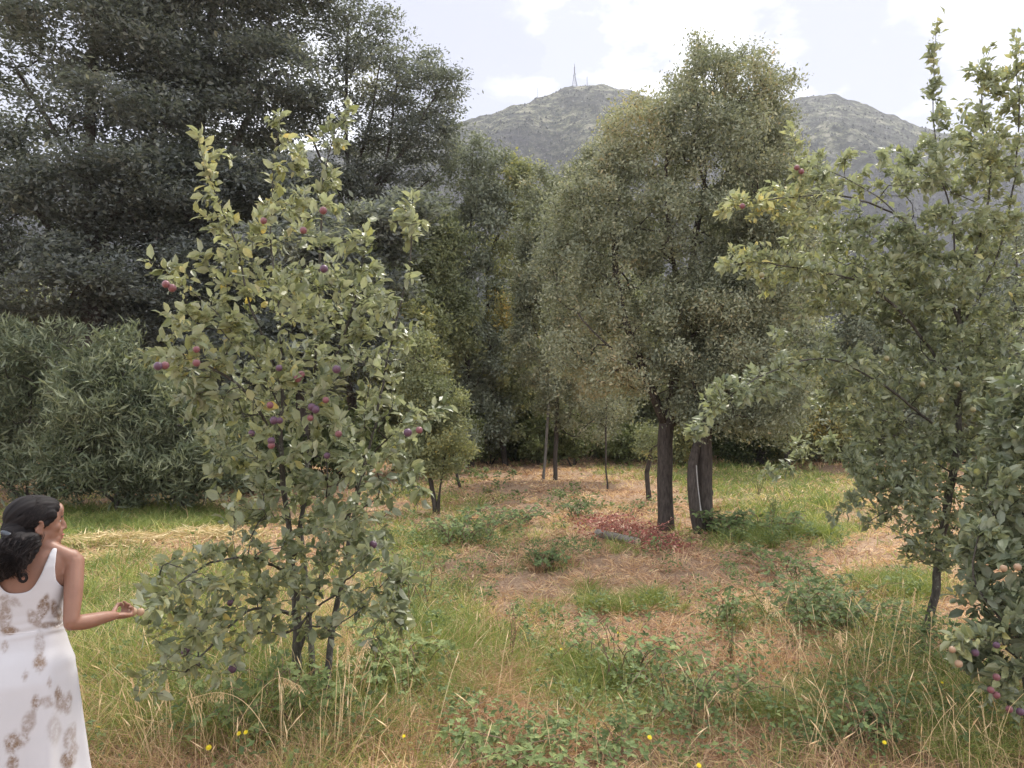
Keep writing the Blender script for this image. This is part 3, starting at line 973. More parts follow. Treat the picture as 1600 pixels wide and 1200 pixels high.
bt('yellowing tree low behind the arching branch of the right fruit tree', 1230, 735, (1240, 560),
   [(1240, 600, 60, 50, 1.2), (1220, 660, 60, 34, 1.2), (1290, 640, 50, 50, 1.2)],
   'olive', 260, 24000, R0=.1, size=.08, spread=(.16, .16, .13), seed=44, tintf=lambda P: .18)
bt('rounded tree behind the right fruit tree beside the bright meadow', 1400, 728, (1400, 420),
   [(1400, 480, 80, 60, 1.6), (1350, 560, 70, 60, 1.6), (1450, 580, 90, 70, 1.6), (1380, 640, 70, 40, 1.4)],
   'grey_green', 300, 34000, R0=.14, size=.09, spread=(.2, .2, .17), seed=45)
bt('dim tree at the far right edge beyond the fruit trees', 1590, 726, (1590, 330),
   [(1590, 420, 80, 70, 1.8), (1560, 520, 90, 80, 1.8), (1650, 560, 80, 90, 1.8), (1540, 620, 90, 50, 1.5)],
   'grey_green', 300, 34000, R0=.16, size=.095, spread=(.2, .2, .17), seed=46)
bt('dark tree closing the gap between the sapling poles and the big trunk', 1000, 718, (1000, 420),
   [(1000, 500, 80, 70, 2.), (960, 600, 80, 50, 2.), (1050, 600, 90, 50, 2.), (1100, 520, 70, 70, 2.)],
   'olive', 320, 36000, R0=.16, size=.10, spread=(.22, .22, .18), seed=47, tintf=lambda P: -.1)

# shaded undergrowth shrubs along the back of the clearing
SG = 'shrubs along the back edge of the clearing'
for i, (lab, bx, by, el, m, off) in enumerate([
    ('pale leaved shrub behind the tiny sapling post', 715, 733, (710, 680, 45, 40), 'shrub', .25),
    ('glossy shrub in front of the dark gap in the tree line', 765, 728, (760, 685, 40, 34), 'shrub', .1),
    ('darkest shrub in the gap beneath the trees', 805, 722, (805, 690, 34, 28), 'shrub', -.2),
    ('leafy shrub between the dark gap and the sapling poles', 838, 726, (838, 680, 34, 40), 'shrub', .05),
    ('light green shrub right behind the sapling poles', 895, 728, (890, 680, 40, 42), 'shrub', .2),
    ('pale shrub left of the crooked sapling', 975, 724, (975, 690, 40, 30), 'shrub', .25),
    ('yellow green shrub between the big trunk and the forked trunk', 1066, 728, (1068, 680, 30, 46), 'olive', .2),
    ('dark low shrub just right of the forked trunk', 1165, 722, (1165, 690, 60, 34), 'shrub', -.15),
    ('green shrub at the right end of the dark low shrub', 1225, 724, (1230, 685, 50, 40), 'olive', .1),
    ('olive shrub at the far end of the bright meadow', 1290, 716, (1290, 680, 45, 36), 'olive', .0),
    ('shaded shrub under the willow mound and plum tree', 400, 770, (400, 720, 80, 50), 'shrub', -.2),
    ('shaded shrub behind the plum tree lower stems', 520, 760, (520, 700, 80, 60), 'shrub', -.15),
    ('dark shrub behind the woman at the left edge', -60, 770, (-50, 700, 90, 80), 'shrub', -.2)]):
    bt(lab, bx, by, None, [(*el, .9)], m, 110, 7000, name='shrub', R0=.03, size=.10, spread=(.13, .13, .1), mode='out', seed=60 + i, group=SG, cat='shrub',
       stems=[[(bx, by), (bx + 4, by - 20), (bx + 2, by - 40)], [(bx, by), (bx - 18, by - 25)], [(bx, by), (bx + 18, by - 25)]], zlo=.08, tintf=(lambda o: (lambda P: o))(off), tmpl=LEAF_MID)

# a farther belt of wood, outside the clearing, seen only in the gaps
def belt():
    rng = np.random.default_rng(9)
    n = 230000
    x = rng.uniform(-60, 60, n); y = 36 + rng.uniform(0, 16, n)
    m = 120000
    x[:m] = rng.uniform(-26, 27, m); y[:m] = 30.0 + rng.uniform(0, 5, m) + .8 * np.sin(x[:m] * .9)
    low = (np.arange(n) < m)
    hmax = 7.0 + 1.6 * lump(x, y, .25, .3) + 1.0 * lump(x, y, .8, 1.) + 2.6 * (x < -4)
    hmax = np.where(low, 2.6 + 1.3 * lump(x, y, .5, 2.) + .8 * lump(x, y, 1.7, 1.), hmax)
    z = hmax * rng.uniform(0, 1, n) ** .8 + gh(x, y)
    a = nrm(rng.normal(size=(n, 3))); R = leaf_frames(a, nrm(rng.normal(size=(n, 3))))
    V, F, k = leaf_geo(np.stack([x, y, z], -1), R, rng.uniform(.16, .34, n), LEAF_SMALL)
    me = mk_mesh('woodland', V, F, M['olive'], {'tint': np.repeat(np.clip(.3 - .12 * low + rng.normal(0, .18, n) + .2 * lump(x, z, .7), 0, 1), k)})
    tag(mk_obj('woodland', me), 'far belt of woodland behind the clearing', 'woodland', kind='stuff')


belt()

# ------------------------------------------------------------------ big trees in the clearing
bt('big clearing tree with dark trunk forking low under a tall fine leaved crown', 1040, 828, None,
   [(1150, 130, 70, 50, 1.1), (1093, 85, 16, 34, .4), (1100, 150, 60, 50, 1.), (1180, 190, 60, 60, 1.2), (1050, 220, 70, 60, 1.2), (1130, 260, 95, 80, 1.6), (1000, 215, 60, 60, 1.), (955, 250, 45, 60, .9), (960, 320, 75, 70, 1.2), (900, 330, 50, 50, 1.), (1215, 170, 26, 50, .7), (1230, 290, 50, 80, 1.1), (1240, 430, 50, 90, 1.1), (890, 430, 60, 70, 1.1), (900, 530, 50, 60, 1.),
    (1060, 360, 100, 80, 1.7), (1170, 340, 65, 70, 1.3), (960, 400, 60, 80, 1.2), (1000, 490, 90, 70, 1.6), (1110, 480, 80, 90, 1.5), (960, 590, 60, 50, 1.2), (1050, 580, 80, 45, 1.4), (1130, 570, 60, 60, 1.2)],
   'wattle', 1500, 210000, R0=.135, size=.052, spread=(.105, .105, .10), mode='rand', seed=51, group=None, cmax=3, name='clearing_tree', lift=.12, zlo=1.9,
   stems=[[(1040, 828), (1039, 760), (1041, 690), (1045, 640), (1060, 560, .2), (1075, 450, .3), (1095, 320, .2), (1110, 200), (1120, 90)],
          [(1040, 665), (1022, 620, -.2), (1000, 560, -.3), (970, 480, -.4), (960, 350, -.3), (985, 200)],
          [(1045, 672), (1075, 640, .3), (1095, 600, .4), (1140, 500, .4), (1190, 350), (1170, 210)],
          [(1070, 480, .3), (1050, 380, -.3), (1040, 250, -.4), (1060, 150)], [(1095, 330), (1140, 260, .3), (1160, 130, .2)], [(1097, 300), (1090, 180), (1092, 60)],
          [(1010, 590, -.3), (950, 540, -.6), (910, 500, -.8)]],
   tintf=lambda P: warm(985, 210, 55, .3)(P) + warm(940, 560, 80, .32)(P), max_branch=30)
fork, fsk = bt('forked trunk tree beside the big clearing tree with pale split wood between its stems', 1103, 832, None,
   [(1150, 560, 80, 80, 1.3), (1200, 670, 70, 40, 1.1), (1150, 690, 40, 24, .8), (1080, 660, 30, 30, .8), (1190, 640, 70, 40, 1.1), (1120, 640, 70, 30, 1.), (1200, 470, 70, 70, 1.3), (1130, 480, 70, 70, 1.3), (1190, 380, 50, 60, 1.)],
   'wattle', 520, 75000, R0=.14, size=.05, spread=(.12, .12, .12), seed=52, group=None, name='forked_tree', zlo=1.5,
   stems=[[(1103, 832), (1101, 760), (1099, 700), (1100, 660), (1115, 600), (1150, 500), (1190, 380)], [(1101, 670), (1085, 590), (1080, 500)], [(1108, 640), (1170, 580), (1210, 480)]])


def fork_extras():
    a = Acc()
    b = gpt(1093, 836)
    Y = b[1] - .05
    P = [at(1094, 834, Y), at(1087, 800, Y), at(1082, 755, Y), at(1083, 720, Y + .05), at(1092, 686, Y + .18), at(1098, 672, Y + .3)]
    tube(a, np.array(resample(P, .12)) - np.array(fork.location), np.linspace(.105, .06, len(resample(P, .12))), 10)
    o = a.build('stem', M['bark_dark'], None, smooth=True); o.parent = fork
    s = Acc()
    P = [at(1098, 828, Y - .06), at(1094, 790, Y - .07), at(1090, 755, Y - .06), at(1088, 727, Y - .03)]
    tube(s, resample(P, .1) - np.array(fork.location), [.015 if i < 4 else .009 for i in range(len(resample(P, .1)))], 6)
    o = s.build('split_strip', M['split_wood'], None); o.parent = fork
    tag(o, 'pale strip of split wood between the stems')
    kb = Acc()
    ellipsoid(kb, at(1110, 770, fork.location[1] - .02) - np.array(fork.location), (.05, .05, .07)); ellipsoid(kb, at(1109, 806, fork.location[1]) - np.array(fork.location), (.045, .04, .06))
    o = kb.build('knot', M['bark_dark'], None, smooth=True); o.parent = fork


fork_extras()

# ------------------------------------------------------------------ fruit trees
def fruit_mesh(mat, r=1.0, name='plum'):
    a = Acc(); ellipsoid(a, (0, 0, 0), (r, r, r * 1.04), nu=20, nv=12)
    V = np.concatenate(a.V)
    rr = np.hypot(V[:, 0], V[:, 1])
    V[:, 2] = V[:, 2] - .16 * np.exp(-(rr / .28) ** 2) * np.sign(V[:, 2]) * (V[:, 2] > 0) - .03 * np.exp(-(rr / .3) ** 2) * np.sign(V[:, 2])
    V[:, 0] *= 1 - .05 * np.exp(-(V[:, 1] - 1) ** 2 / .3)
    f4 = np.concatenate([f for f in a.F if f.shape[1] == 4]); f3 = np.concatenate([f for f in a.F if f.shape[1] == 3])
    return mk_mesh(name, V, [f3, f4], mat, None, True)


def stalk_mesh():
    a = Acc(); tube(a, [[0, 0, .8], [.08, 0, 1.25], [.2, .05, 1.7]], [.06, .05, .07], 5)
    return mk_mesh('stalk', np.concatenate(a.V), [np.concatenate([f for f in a.F if f.shape[1] == 3]), np.concatenate([f for f in a.F if f.shape[1] == 4])], M['bark_dark'], None, True)


FM = {k: fruit_mesh(M[k]) for k in ('plum_red', 'plum_dark', 'plum_pale', 'apple_green')}
STALK = stalk_mesh()


def hang(parent, sk, p, r, kind, name='plum', snap=True):
    """a fruit at p; the nearest twig is joined to it by its stalk"""
    o = bpy.data.objects.new(name, FM[kind]); COL.objects.link(o)
    o.location = Vector(p) - Vector(parent.location)
    o.scale = (r, r, r)
    o.rotation_euler = (random.uniform(-.35, .35), random.uniform(-.35, .35), random.uniform(0, 6.28))
    o.parent = parent
    s = bpy.data.objects.new('stalk', STALK); COL.objects.link(s); s.parent = o
    return o


def fruit_extra(lst, Yf):
    """crown targets right above each fruit so a twig carries it"""
    return np.array([at(q[0] + 2, q[1] - 10, Yf(q) + .03) for q in lst])


PF = [(412, 345, 'plum_red'), (505, 329, 'plum_red'), (506, 420, 'plum_dark'), (259, 444, 'plum_red'), (269, 450, 'plum_red'), (307, 546, 'plum_red'),
      (307, 567, 'plum_red'), (247, 572, 'plum_dark'), (258, 571, 'plum_red'), (526, 577, 'plum_dark'), (471, 585, 'plum_red'), (465, 591, 'plum_red'), (487, 636, 'plum_dark'), (493, 640, 'plum_dark'),
      (509, 625, 'plum_red'), (428, 657, 'plum_dark'), (437, 657, 'plum_dark'), (393, 677, 'plum_dark'), (424, 696, 'plum_red'), (424, 689, 'plum_dark'), (529, 678, 'plum_red'), (637, 676, 'plum_dark'), (655, 672, 'plum_red'),
      (360, 942, 'plum_dark'), (363, 1045, 'plum_dark'), (583, 851, 'plum_dark'), (290, 1018, 'plum_dark'), (436, 575, 'plum_dark'), (422, 633, 'plum_red'), (485, 653, 'plum_red'), (511, 712, 'plum_dark'), (474, 360, 'plum_red')]


def pY(q):
    return 4.55 if q[0] > 380 else 4.2 + (q[0] - 200) / 180 * .35


pb = gpt(465, 1100)
PY = pb[1]
plum_ells = [(320, 260, 12, 45, 5.0, .08), (306, 220, 8, 20, 5.0, .05), (540, 190, 10, 30, 5.2, .06), (430, 215, 12, 40, 5.2, .08), (645, 330, 12, 30, 5.1, .07), (470, 300, 20, 50, 5.2, .15), (300, 440, 50, 26, 4.9, .3), (330, 520, 70, 45, 4.8, .4), (290, 570, 70, 26, 4.7, .3), (440, 480, 90, 80, 5.2, .6), (520, 480, 80, 90, 5.2, .6), (430, 350, 44, 70, 5.2, .3),
             (500, 340, 50, 60, 5.2, .35), (520, 240, 26, 60, 5.2, .2), (450, 240, 26, 50, 5.2, .2), (340, 300, 26, 70, 5.0, .18), (345, 400, 34, 50, 5.0, .25), (600, 500, 55, 80, 5.1, .4), (640, 380, 28, 75, 5.1, .2),
             (560, 400, 40, 45, 5.2, .3), (400, 600, 110, 60, 5.0, .6), (540, 600, 110, 70, 5.0, .6), (420, 700, 90, 60, 4.9, .6), (560, 700, 90, 70, 4.9, .6), (330, 640, 50, 50, 4.8, .4),
             (450, 800, 90, 60, 4.9, .6), (560, 800, 75, 70, 4.8, .5), (560, 900, 75, 70, 4.7, .5), (450, 900, 70, 60, 4.8, .5), (670, 640, 36, 20, 4.8, .2), (640, 760, 26, 40, 4.8, .2), (600, 960, 50, 50, 4.7, .4),
             (320, 900, 70, 50, 4.3, .45), (270, 950, 60, 55, 4.0, .4), (330, 1000, 70, 50, 4.2, .4), (270, 1040, 60, 30, 4.1, .35), (390, 960, 60, 60, 4.4, .4), (370, 860, 40, 40, 4.6, .35), (480, 980, 60, 50, 4.6, .4), (330, 760, 20, 30, 4.7, .2)]
S = lambda *pts: [at(*p) for p in pts]
plum, plum_sk = make_tree('plum_tree', 'young plum tree with upright shoots and dark red plums right of the woman', 'plum tree', pb,
    [S((464, 1104, PY), (462, 1000, PY), (458, 900, PY), (450, 780, PY), (444, 700, PY - .05), (446, 600, PY - .1), (440, 480, PY - .1), (424, 380, PY), (426, 280, PY), (440, 178, PY)),
     S((447, 640, PY), (420, 560, PY - .1), (385, 470, PY - .2), (368, 380, PY - .2), (335, 290, PY - .25), (306, 208, PY - .25)),
     S((458, 880, PY), (475, 760, PY + .1), (485, 640, PY + .1), (495, 520, PY), (502, 400, PY), (505, 300, PY), (522, 220, PY), (545, 166, PY)),
     S((462, 1040, PY), (500, 900, PY - .1), (545, 800, PY - .15), (575, 700, PY - .1), (598, 600, PY - .1), (620, 500, PY - .1), (640, 400, PY - .1), (645, 305, PY - .1)),
     S((446, 660, PY), (400, 570, PY - .3), (340, 490, PY - .4), (280, 440, PY - .45), (230, 405, PY - .5)),
     S((446, 720, PY), (390, 620, PY - .4), (330, 575, PY - .5), (270, 550, PY - .6), (210, 562, PY - .65)),
     S((570, 720, PY), (610, 680, PY - .3), (660, 650, PY - .4), (702, 632, PY - .4)),
     S((459, 900, PY), (400, 870, PY - .5), (330, 880, PY - 1.0), (260, 930, PY - 1.4), (226, 955, PY - 1.7)),
     S((461, 960, PY), (400, 950, PY - .6), (340, 1000, PY - .9), (290, 1050, PY - 1.1)),
     S((490, 640, PY), (530, 540, PY), (560, 440, PY), (575, 350, PY))],
    plum_ells, 740, 10200, M['plum'], .034, .0018, M['bark_plum'], spread=.018, size=.057, mode='out', step=.07, tmpl=LEAF_BROAD, key='broad', single=300,
    seed=3, lift=.15, down=.9, cmax=14, wob=.004, zlo=.35, min_tips=6, max_branch=30, shell=.2, clump=.3,
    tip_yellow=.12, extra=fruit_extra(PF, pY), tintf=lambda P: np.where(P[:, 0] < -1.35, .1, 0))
for q in PF:
    hang(plum, plum_sk, at(q[0], q[1], pY(q) - .05), .0225 * random.uniform(.85, 1.1), q[2])
# two more stems from the same root
def plum_stems():
    for pts in ([(487, 1098), (488, 1040), (484, 980), (478, 900), (470, 820)], [(508, 1132), (512, 1060), (520, 980), (536, 900), (550, 820), (572, 720)]):
        a = Acc()
        b = gpt(*pts[0])
        P = [b - [0, 0, .05]] + [at(x, y, b[1] + .1 * i) for i, (x, y) in enumerate(pts) if i]
        Q = resample(P, .08)
        tube(a, Q - np.array(plum.location), np.linspace(.026, .012, len(Q)), 7)
        o = a.build('stem', M['bark_plum'], None, smooth=True); o.parent = plum


plum_stems()

rb = gpt(1448, 1005); RY = rb[1]
RF = [(1470, 625, 'apple_green'), (1495, 600, 'apple_green'), (1245, 262, 'plum_red'), (1252, 268, 'plum_red'), (1160, 322, 'plum_red'), (1441, 600, 'apple_green'), (1520, 640, 'apple_green'), (1190, 430, 'apple_green'), (1385, 560, 'apple_green')]
rE = lambda x, y, rx, ry, d=0, rd=.6: (x, y, rx, ry, RY + d, rd)
right_ells = [rE(1460, 130, 12, 80, 0, .12), (1462, 200, 26, 40, RY, .2), rE(1530, 170, 40, 70, 0, .3), rE(1590, 150, 30, 80, 0, .3), rE(1560, 260, 60, 60), rE(1480, 260, 70, 40), rE(1400, 280, 70, 40, -.2, .4),
              rE(1290, 260, 50, 36, -.3, .35), rE(1235, 290, 40, 30, -.4, .3), rE(1170, 322, 44, 22, -.5, .25), rE(1270, 350, 70, 36, -.3, .4), rE(1360, 380, 80, 50, -.2, .5), rE(1480, 380, 90, 60), rE(1580, 380, 60, 70),
              rE(1170, 410, 42, 22, -.5, .25), rE(1240, 430, 60, 30, -.4, .35), rE(1330, 470, 80, 40, -.2, .5), rE(1460, 490, 90, 60), rE(1570, 500, 70, 70), rE(1250, 520, 60, 30, -.3, .35),
              rE(1220, 580, 60, 28, -.5, .3), rE(1140, 625, 50, 22, -.8, .25), rE(1098, 665, 20, 18, -.9, .15), rE(1330, 580, 80, 46, -.3, .5), rE(1450, 610, 90, 60), rE(1560, 620, 70, 60), rE(1400, 690, 80, 46, -.2, .5),
              rE(1500, 720, 80, 50), rE(1345, 740, 36, 40, -.4, .3), rE(1310, 800, 22, 12, -.6, .15), rE(1400, 790, 60, 50, -.4, .5), rE(1500, 800, 60, 60, 0, .5), rE(1480, 870, 40, 40, -.3, .4), rE(1330, 640, 60, 40, -.2, .5), rE(1420, 740, 70, 50, -.2, .6), rE(1300, 420, 80, 50, 0, .5), rE(1400, 440, 90, 70, 0, .6), rE(1480, 560, 90, 70, .2, .7), rE(1540, 700, 60, 70, 0, .6), rE(1190, 600, 40, 22, -.6, .3), rE(1150, 615, 50, 20, -.8, .25), rE(1440, 860, 40, 36, -.4, .3), rE(1570, 780, 60, 60), rE(1280, 700, 60, 14, .5, .2), rE(1210, 740, 30, 10, .8, .2)]
rt, rsk = make_tree('apple_tree', 'spreading fruit tree at the right with long arching branches and a leaning stem', 'fruit tree', rb,
    [S((1440, 1008, RY), (1458, 940, RY), (1464, 860, RY), (1478, 780, RY), (1490, 680, RY), (1500, 560, RY), (1500, 430, RY), (1490, 330, RY), (1470, 240, RY), (1462, 120, RY), (1466, 25, RY)),
     S((1495, 600, RY), (1420, 500, RY - .2), (1350, 440, RY - .3), (1260, 420, RY - .5), (1175, 408, RY - .6), (1132, 420, RY - .6)),
     S((1498, 500, RY), (1430, 370, RY - .2), (1340, 290, RY - .3), (1255, 250, RY - .5), (1235, 200, RY - .5)),
     S((1430, 350, RY), (1330, 310, RY - .4), (1230, 310, RY - .5), (1135, 325, RY - .6)),
     S((1490, 690, RY), (1400, 610, RY - .4), (1300, 560, RY - .5), (1210, 575, RY - .7), (1130, 625, RY - .9), (1078, 680, RY - 1.0)),
     S((1497, 480, RY), (1530, 360, RY), (1545, 260, RY), (1530, 140, RY), (1550, 70, RY)),
     S((1500, 520, RY), (1560, 400, RY + .1), (1590, 260, RY + .1), (1588, 55, RY)),
     S((1485, 740, RY), (1410, 690, RY + .2), (1340, 690, RY + .5), (1260, 712, RY + .7), (1190, 742, RY + .9)),
     S((1480, 780, RY), (1400, 760, RY - .3), (1345, 780, RY - .5), (1298, 808, RY - .6)),
     S((1490, 620, RY), (1540, 560, RY + .3), (1600, 500, RY + .4)), S((1485, 720, RY), (1540, 720, RY), (1600, 700, RY)),
     S((1480, 300, RY), (1430, 260, RY), (1390, 230, RY))],
    right_ells, 1550, 36000, M['apple'], .034, .002, M['bark_plum'], spread=.022, size=.056, mode='out', step=.09, tmpl=LEAF_MID, key='mid', single=300,
    seed=4, lift=.15, down=.6, cmax=6, wob=.005, zlo=.5, min_tips=8, max_branch=30, shell=.2, tip_yellow=.25, clump=.3,
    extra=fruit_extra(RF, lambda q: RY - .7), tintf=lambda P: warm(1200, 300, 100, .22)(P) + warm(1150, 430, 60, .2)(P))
for q in RF:
    hang(rt, rsk, at(q[0], q[1], RY - .75), .022, q[2], 'fruit')

nb = gpt(1612, 1150); NY = nb[1]
NF = [(1488, 1015, 'plum_pale'), (1498, 1037, 'plum_pale'), (1557, 1058, 'plum_red'), (1548, 1078, 'plum_red'), (1557, 1086, 'plum_red'), (1577, 1108, 'plum_red'), (1557, 1008, 'plum_dark'), (1568, 888, 'plum_pale'), (1590, 886, 'plum_pale'), (1524, 1020, 'plum_dark'), (1594, 1112, 'plum_dark')]
nt_, nsk = make_tree('apple_tree', 'nearest fruit tree cut off by the right edge with large leaves and low pink fruit', 'fruit tree', nb,
    [S((1612, 1155, NY), (1608, 1050, NY), (1602, 900, NY), (1610, 780, NY), (1640, 640, NY), (1650, 500, NY)),
     S((1606, 1020, NY), (1560, 960, NY - .2), (1520, 900, NY - .2), (1530, 820, NY - .2)),
     S((1606, 900, NY), (1560, 820, NY), (1540, 760, NY)), S((1606, 1050, NY), (1570, 1010, NY - .3), (1530, 1000, NY - .35), (1490, 1000, NY - .4)),
     S((1604, 950, NY), (1660, 860, NY), (1700, 760, NY))],
    [(1570, 900, 50, 60, NY - .1, .4), (1590, 800, 60, 60, NY, .4), (1545, 960, 40, 40, NY - .2, .3), (1585, 1010, 50, 45, NY - .2, .35), (1560, 1080, 36, 30, NY - .25, .25), (1560, 760, 36, 40, NY, .3), (1620, 700, 50, 70, NY, .5), (1690, 850, 70, 120, NY, .5), (1660, 600, 70, 80, NY, .5), (1545, 850, 34, 40, NY - .1, .3), (1590, 650, 30, 50, NY, .3)],
    420, 7000, M['apple'], .035, .002, M['bark_plum'], spread=.018, size=.062, mode='out', step=.07, tmpl=LEAF_BROAD, key='broad', single=300,
    seed=5, lift=.12, down=.8, cmax=3, wob=.004, zlo=.3, min_tips=5, max_branch=16, shell=.2, extra=fruit_extra(NF, lambda q: NY - .4))
for q in NF:
    hang(nt_, nsk, at(q[0], q[1], NY - .45), .020 * random.uniform(.85, 1.05), q[2], 'fruit')

# ------------------------------------------------------------------ brambles: canes with leaflets in threes
def bramble(label, px, py, wpx, hpx, canes, lf=.055, seed=1, tint=0., name='bramble', mat='bramble', group='brambles in the dry grass', single=120, per=7, lean=None):
    rng = np.random.default_rng(seed)
    b = gpt(px, py); Y = b[1]; s = Y / 1200
    root = empty(name, tuple(b)); tag(root, label, 'bramble' if name == 'bramble' else 'plant', group)
    Ps, As, Ns, Sz = [], [], [], []
    for c in range(canes):
        an = rng.uniform(0, 2 * math.pi) if lean is None else lean + rng.normal(0, .5)
        L = wpx * s * rng.uniform(.5, 1.05) * .5
        H = hpx * s * rng.uniform(.55, 1.1)
        k = 9
        t = np.linspace(0, 1, k)
        d = np.array([math.cos(an), math.sin(an), 0])
        st = b + np.array([rng.normal(0, wpx * s * .12), rng.normal(0, wpx * s * .12), 0])
        P = st + d * L * t[:, None] + np.array([0, 0, 1.0]) * (H * np.sin(np.clip(t * rng.uniform(1.7, 2.6), 0, math.pi)))[:, None] + rng.normal(0, .012, (k, 3))
        P[:, 2] = np.maximum(P[:, 2], gh(P[:, 0], P[:, 1]) + .02)
        P[0, 2] = gh(P[0, 0], P[0, 1]) - .02
        Q = resample(P, .05)
        a = Acc(); tube(a, Q - b, np.linspace(.0045, .002, len(Q)) * max(1, Y / 7), 5, tint=.5)
        o = a.build('cane', M['cane'], None, smooth=True); o.parent = root
        for i in range(2, len(Q) - 1, max(1, int(len(Q) / per))):
            T = nrm(Q[i + 1] - Q[i - 1])
            side = nrm(np.cross(T, [0, 0, 1.0])) * (1 if rng.uniform() < .5 else -1)
            pet = nrm(side + .4 * T + np.array([0, 0, .5]) + rng.normal(0, .25, 3))
            e = Q[i] + pet * lf * rng.uniform(.5, .9)
            up = nrm(np.array([0, -.25, 1.0]) + rng.normal(0, .35, 3))
            for ang in (0, 1.25, -1.25):
                ax = nrm(np.cross(np.cross(up, pet), up))
                sd = np.cross(up, ax)
                Ps.append(e); As.append(ax * math.cos(ang) + sd * math.sin(ang)); Ns.append(up + rng.normal(0, .15, 3)); Sz.append(lf * rng.uniform(.75, 1.25) * (1 if ang == 0 else .85))
    Ps, As, Ns, Sz = np.array(Ps), np.array(As), np.array(Ns), np.array(Sz)
    ti = .5 + tint + rng.normal(0, .2, len(Ps))
    emit_leaves(root, Ps, leaf_frames(As, Ns), Sz, ti, LEAF_JAG, 'jag', M[mat], min(single, len(Ps)))
    return root


M['cane'] = plain_mat('cane', (.20, .10, .08), .6, .4, 30, c2=(.12, .12, .06))
BR = [
    ('sprawling bramble with pale leaf backs in front of the small bushy tree', 720, 850, 170, 46, 26, .075, 0),
    ('low dark bramble left of the red twig heap', 800, 822, 130, 26, 20, .075, -.1),
    ('bramble sprig close behind the log and red twigs', 905, 812, 80, 26, 9, .07, -.15),
    ('dark rounded bramble in the middle of the dry grass', 850, 892, 80, 26, 18, .06, -.15),
    ('open bramble with arching canes in the centre foreground', 985, 1072, 260, 110, 16, .052, .1),
    ('bramble trailing over brown grass at the lower centre right', 1090, 1135, 240, 90, 16, .05, .0),
    ('upright bramble shoots right of the bright green tuft', 1130, 985, 80, 60, 9, .05, .05),
    ('wide bramble patch between the clearing and the leaning stem', 1290, 985, 220, 70, 34, .062, -.1),
    ('sparse bramble shoots on the dry grass behind the wide patch', 1230, 905, 160, 40, 10, .06, 0),
    ('bushy bramble at the foot of the forked trunk', 1135, 838, 90, 36, 20, .085, -.1),
    ('bramble shoots right of the forked trunk in green grass', 1215, 838, 100, 34, 14, .07, .0),
    ('grey leaved bramble along the bottom edge left of the centre', 760, 1215, 300, 60, 14, .05, .15),
    ('bramble tangle at the foot of the plum stems', 420, 1150, 220, 90, 22, .06, .15),
    ('bramble right of the plum tree foot with silvery leaves', 620, 1080, 190, 90, 20, .06, .25),
    ('small bramble at the bottom right below the pale fruit', 1370, 1175, 130, 70, 14, .045, -.1),
    ('shaded bramble beneath the nearest fruit tree', 1500, 1060, 170, 70, 22, .055, -.15),
    ('bramble trailing beneath the plum tree toward the woman', 300, 1105, 160, 60, 14, .05, .1),
    ('bramble spilling from the plum tree skirt into the clearing', 640, 960, 130, 90, 22, .055, .1),
    ('low bramble at the bottom edge under the centre brown tuft', 960, 1195, 220, 50, 12, .05, .1),
]
for i, (lab, x, y, wd, h, c, lf, ti) in enumerate(BR):
    bramble(lab, x, y, wd, h, c, lf, seed=100 + i, tint=ti, single=140 if y > 900 else 60)


# upright weed with narrow leaves and the brown seed stalk in the centre
def weed(label, px, py, hpx, n, lf, mat, seed, name='weed', stems=5, sp=.12, cat='weed'):
    rng = np.random.default_rng(seed)
    b = gpt(px, py); Y = b[1]; s = Y / 1200
    root = empty(name, tuple(b)); tag(root, label, cat)
    P, A = [], []
    for c in range(stems):
        top = b + np.array([rng.normal(0, sp * .8), rng.normal(0, sp * .8), hpx * s * rng.uniform(.6, 1)])
        Q = resample([b + np.append(rng.normal(0, sp * .25, 2), -.02), (b + top) / 2 + np.append(rng.normal(0, .02, 2), 0), top], .04)
        a = Acc(); tube(a, Q - b, np.linspace(.004, .0015, len(Q)) * max(1, Y / 8), 5)
        o = a.build('stem', M['cane'] if mat != 'straw' else M['straw'], None); o.parent = root
        for i in range(n):
            k = rng.integers(int(len(Q) * .15), len(Q))
            P.append(Q[k]); A.append(nrm(rng.normal(size=3) + [0, 0, .6]))
    P, A = np.array(P), np.array(A)
    emit_leaves(root, P, leaf_frames(A, rng.normal(size=P.shape)), lf * rng.uniform(.6, 1.2, len(P)), .45 + rng.normal(0, .2, len(P)), LEAF_LONG if mat != 'bramble' else LEAF_MID, 'l' + mat, M[mat], 60)


weed('dark upright weed in the sunny grass right of the forked trunk', 1207, 822, 52, 22, .11, 'shrub', 1, stems=6)
weed('brown dried seed stalk standing in the left centre foreground', 800, 1040, 105, 26, .035, 'red_brown' if 'red_brown' in M else 'dry_grass', 2, name='dock_stalk', stems=5, sp=.05, cat='dried plant')
weed('thin leafy stem standing before the mown heap left of the plum tree', 300, 930, 110, 24, .045, 'bramble', 3, stems=2, sp=.03)
weed('leafy stem at the right of the bright green grass tuft', 1140, 1035, 90, 26, .04, 'bramble', 4, stems=3, sp=.05)
weed('young shoot with pale leaves on the meadow right of the trees', 1185, 772, 30, 14, .10, 'shrub', 5, stems=4)


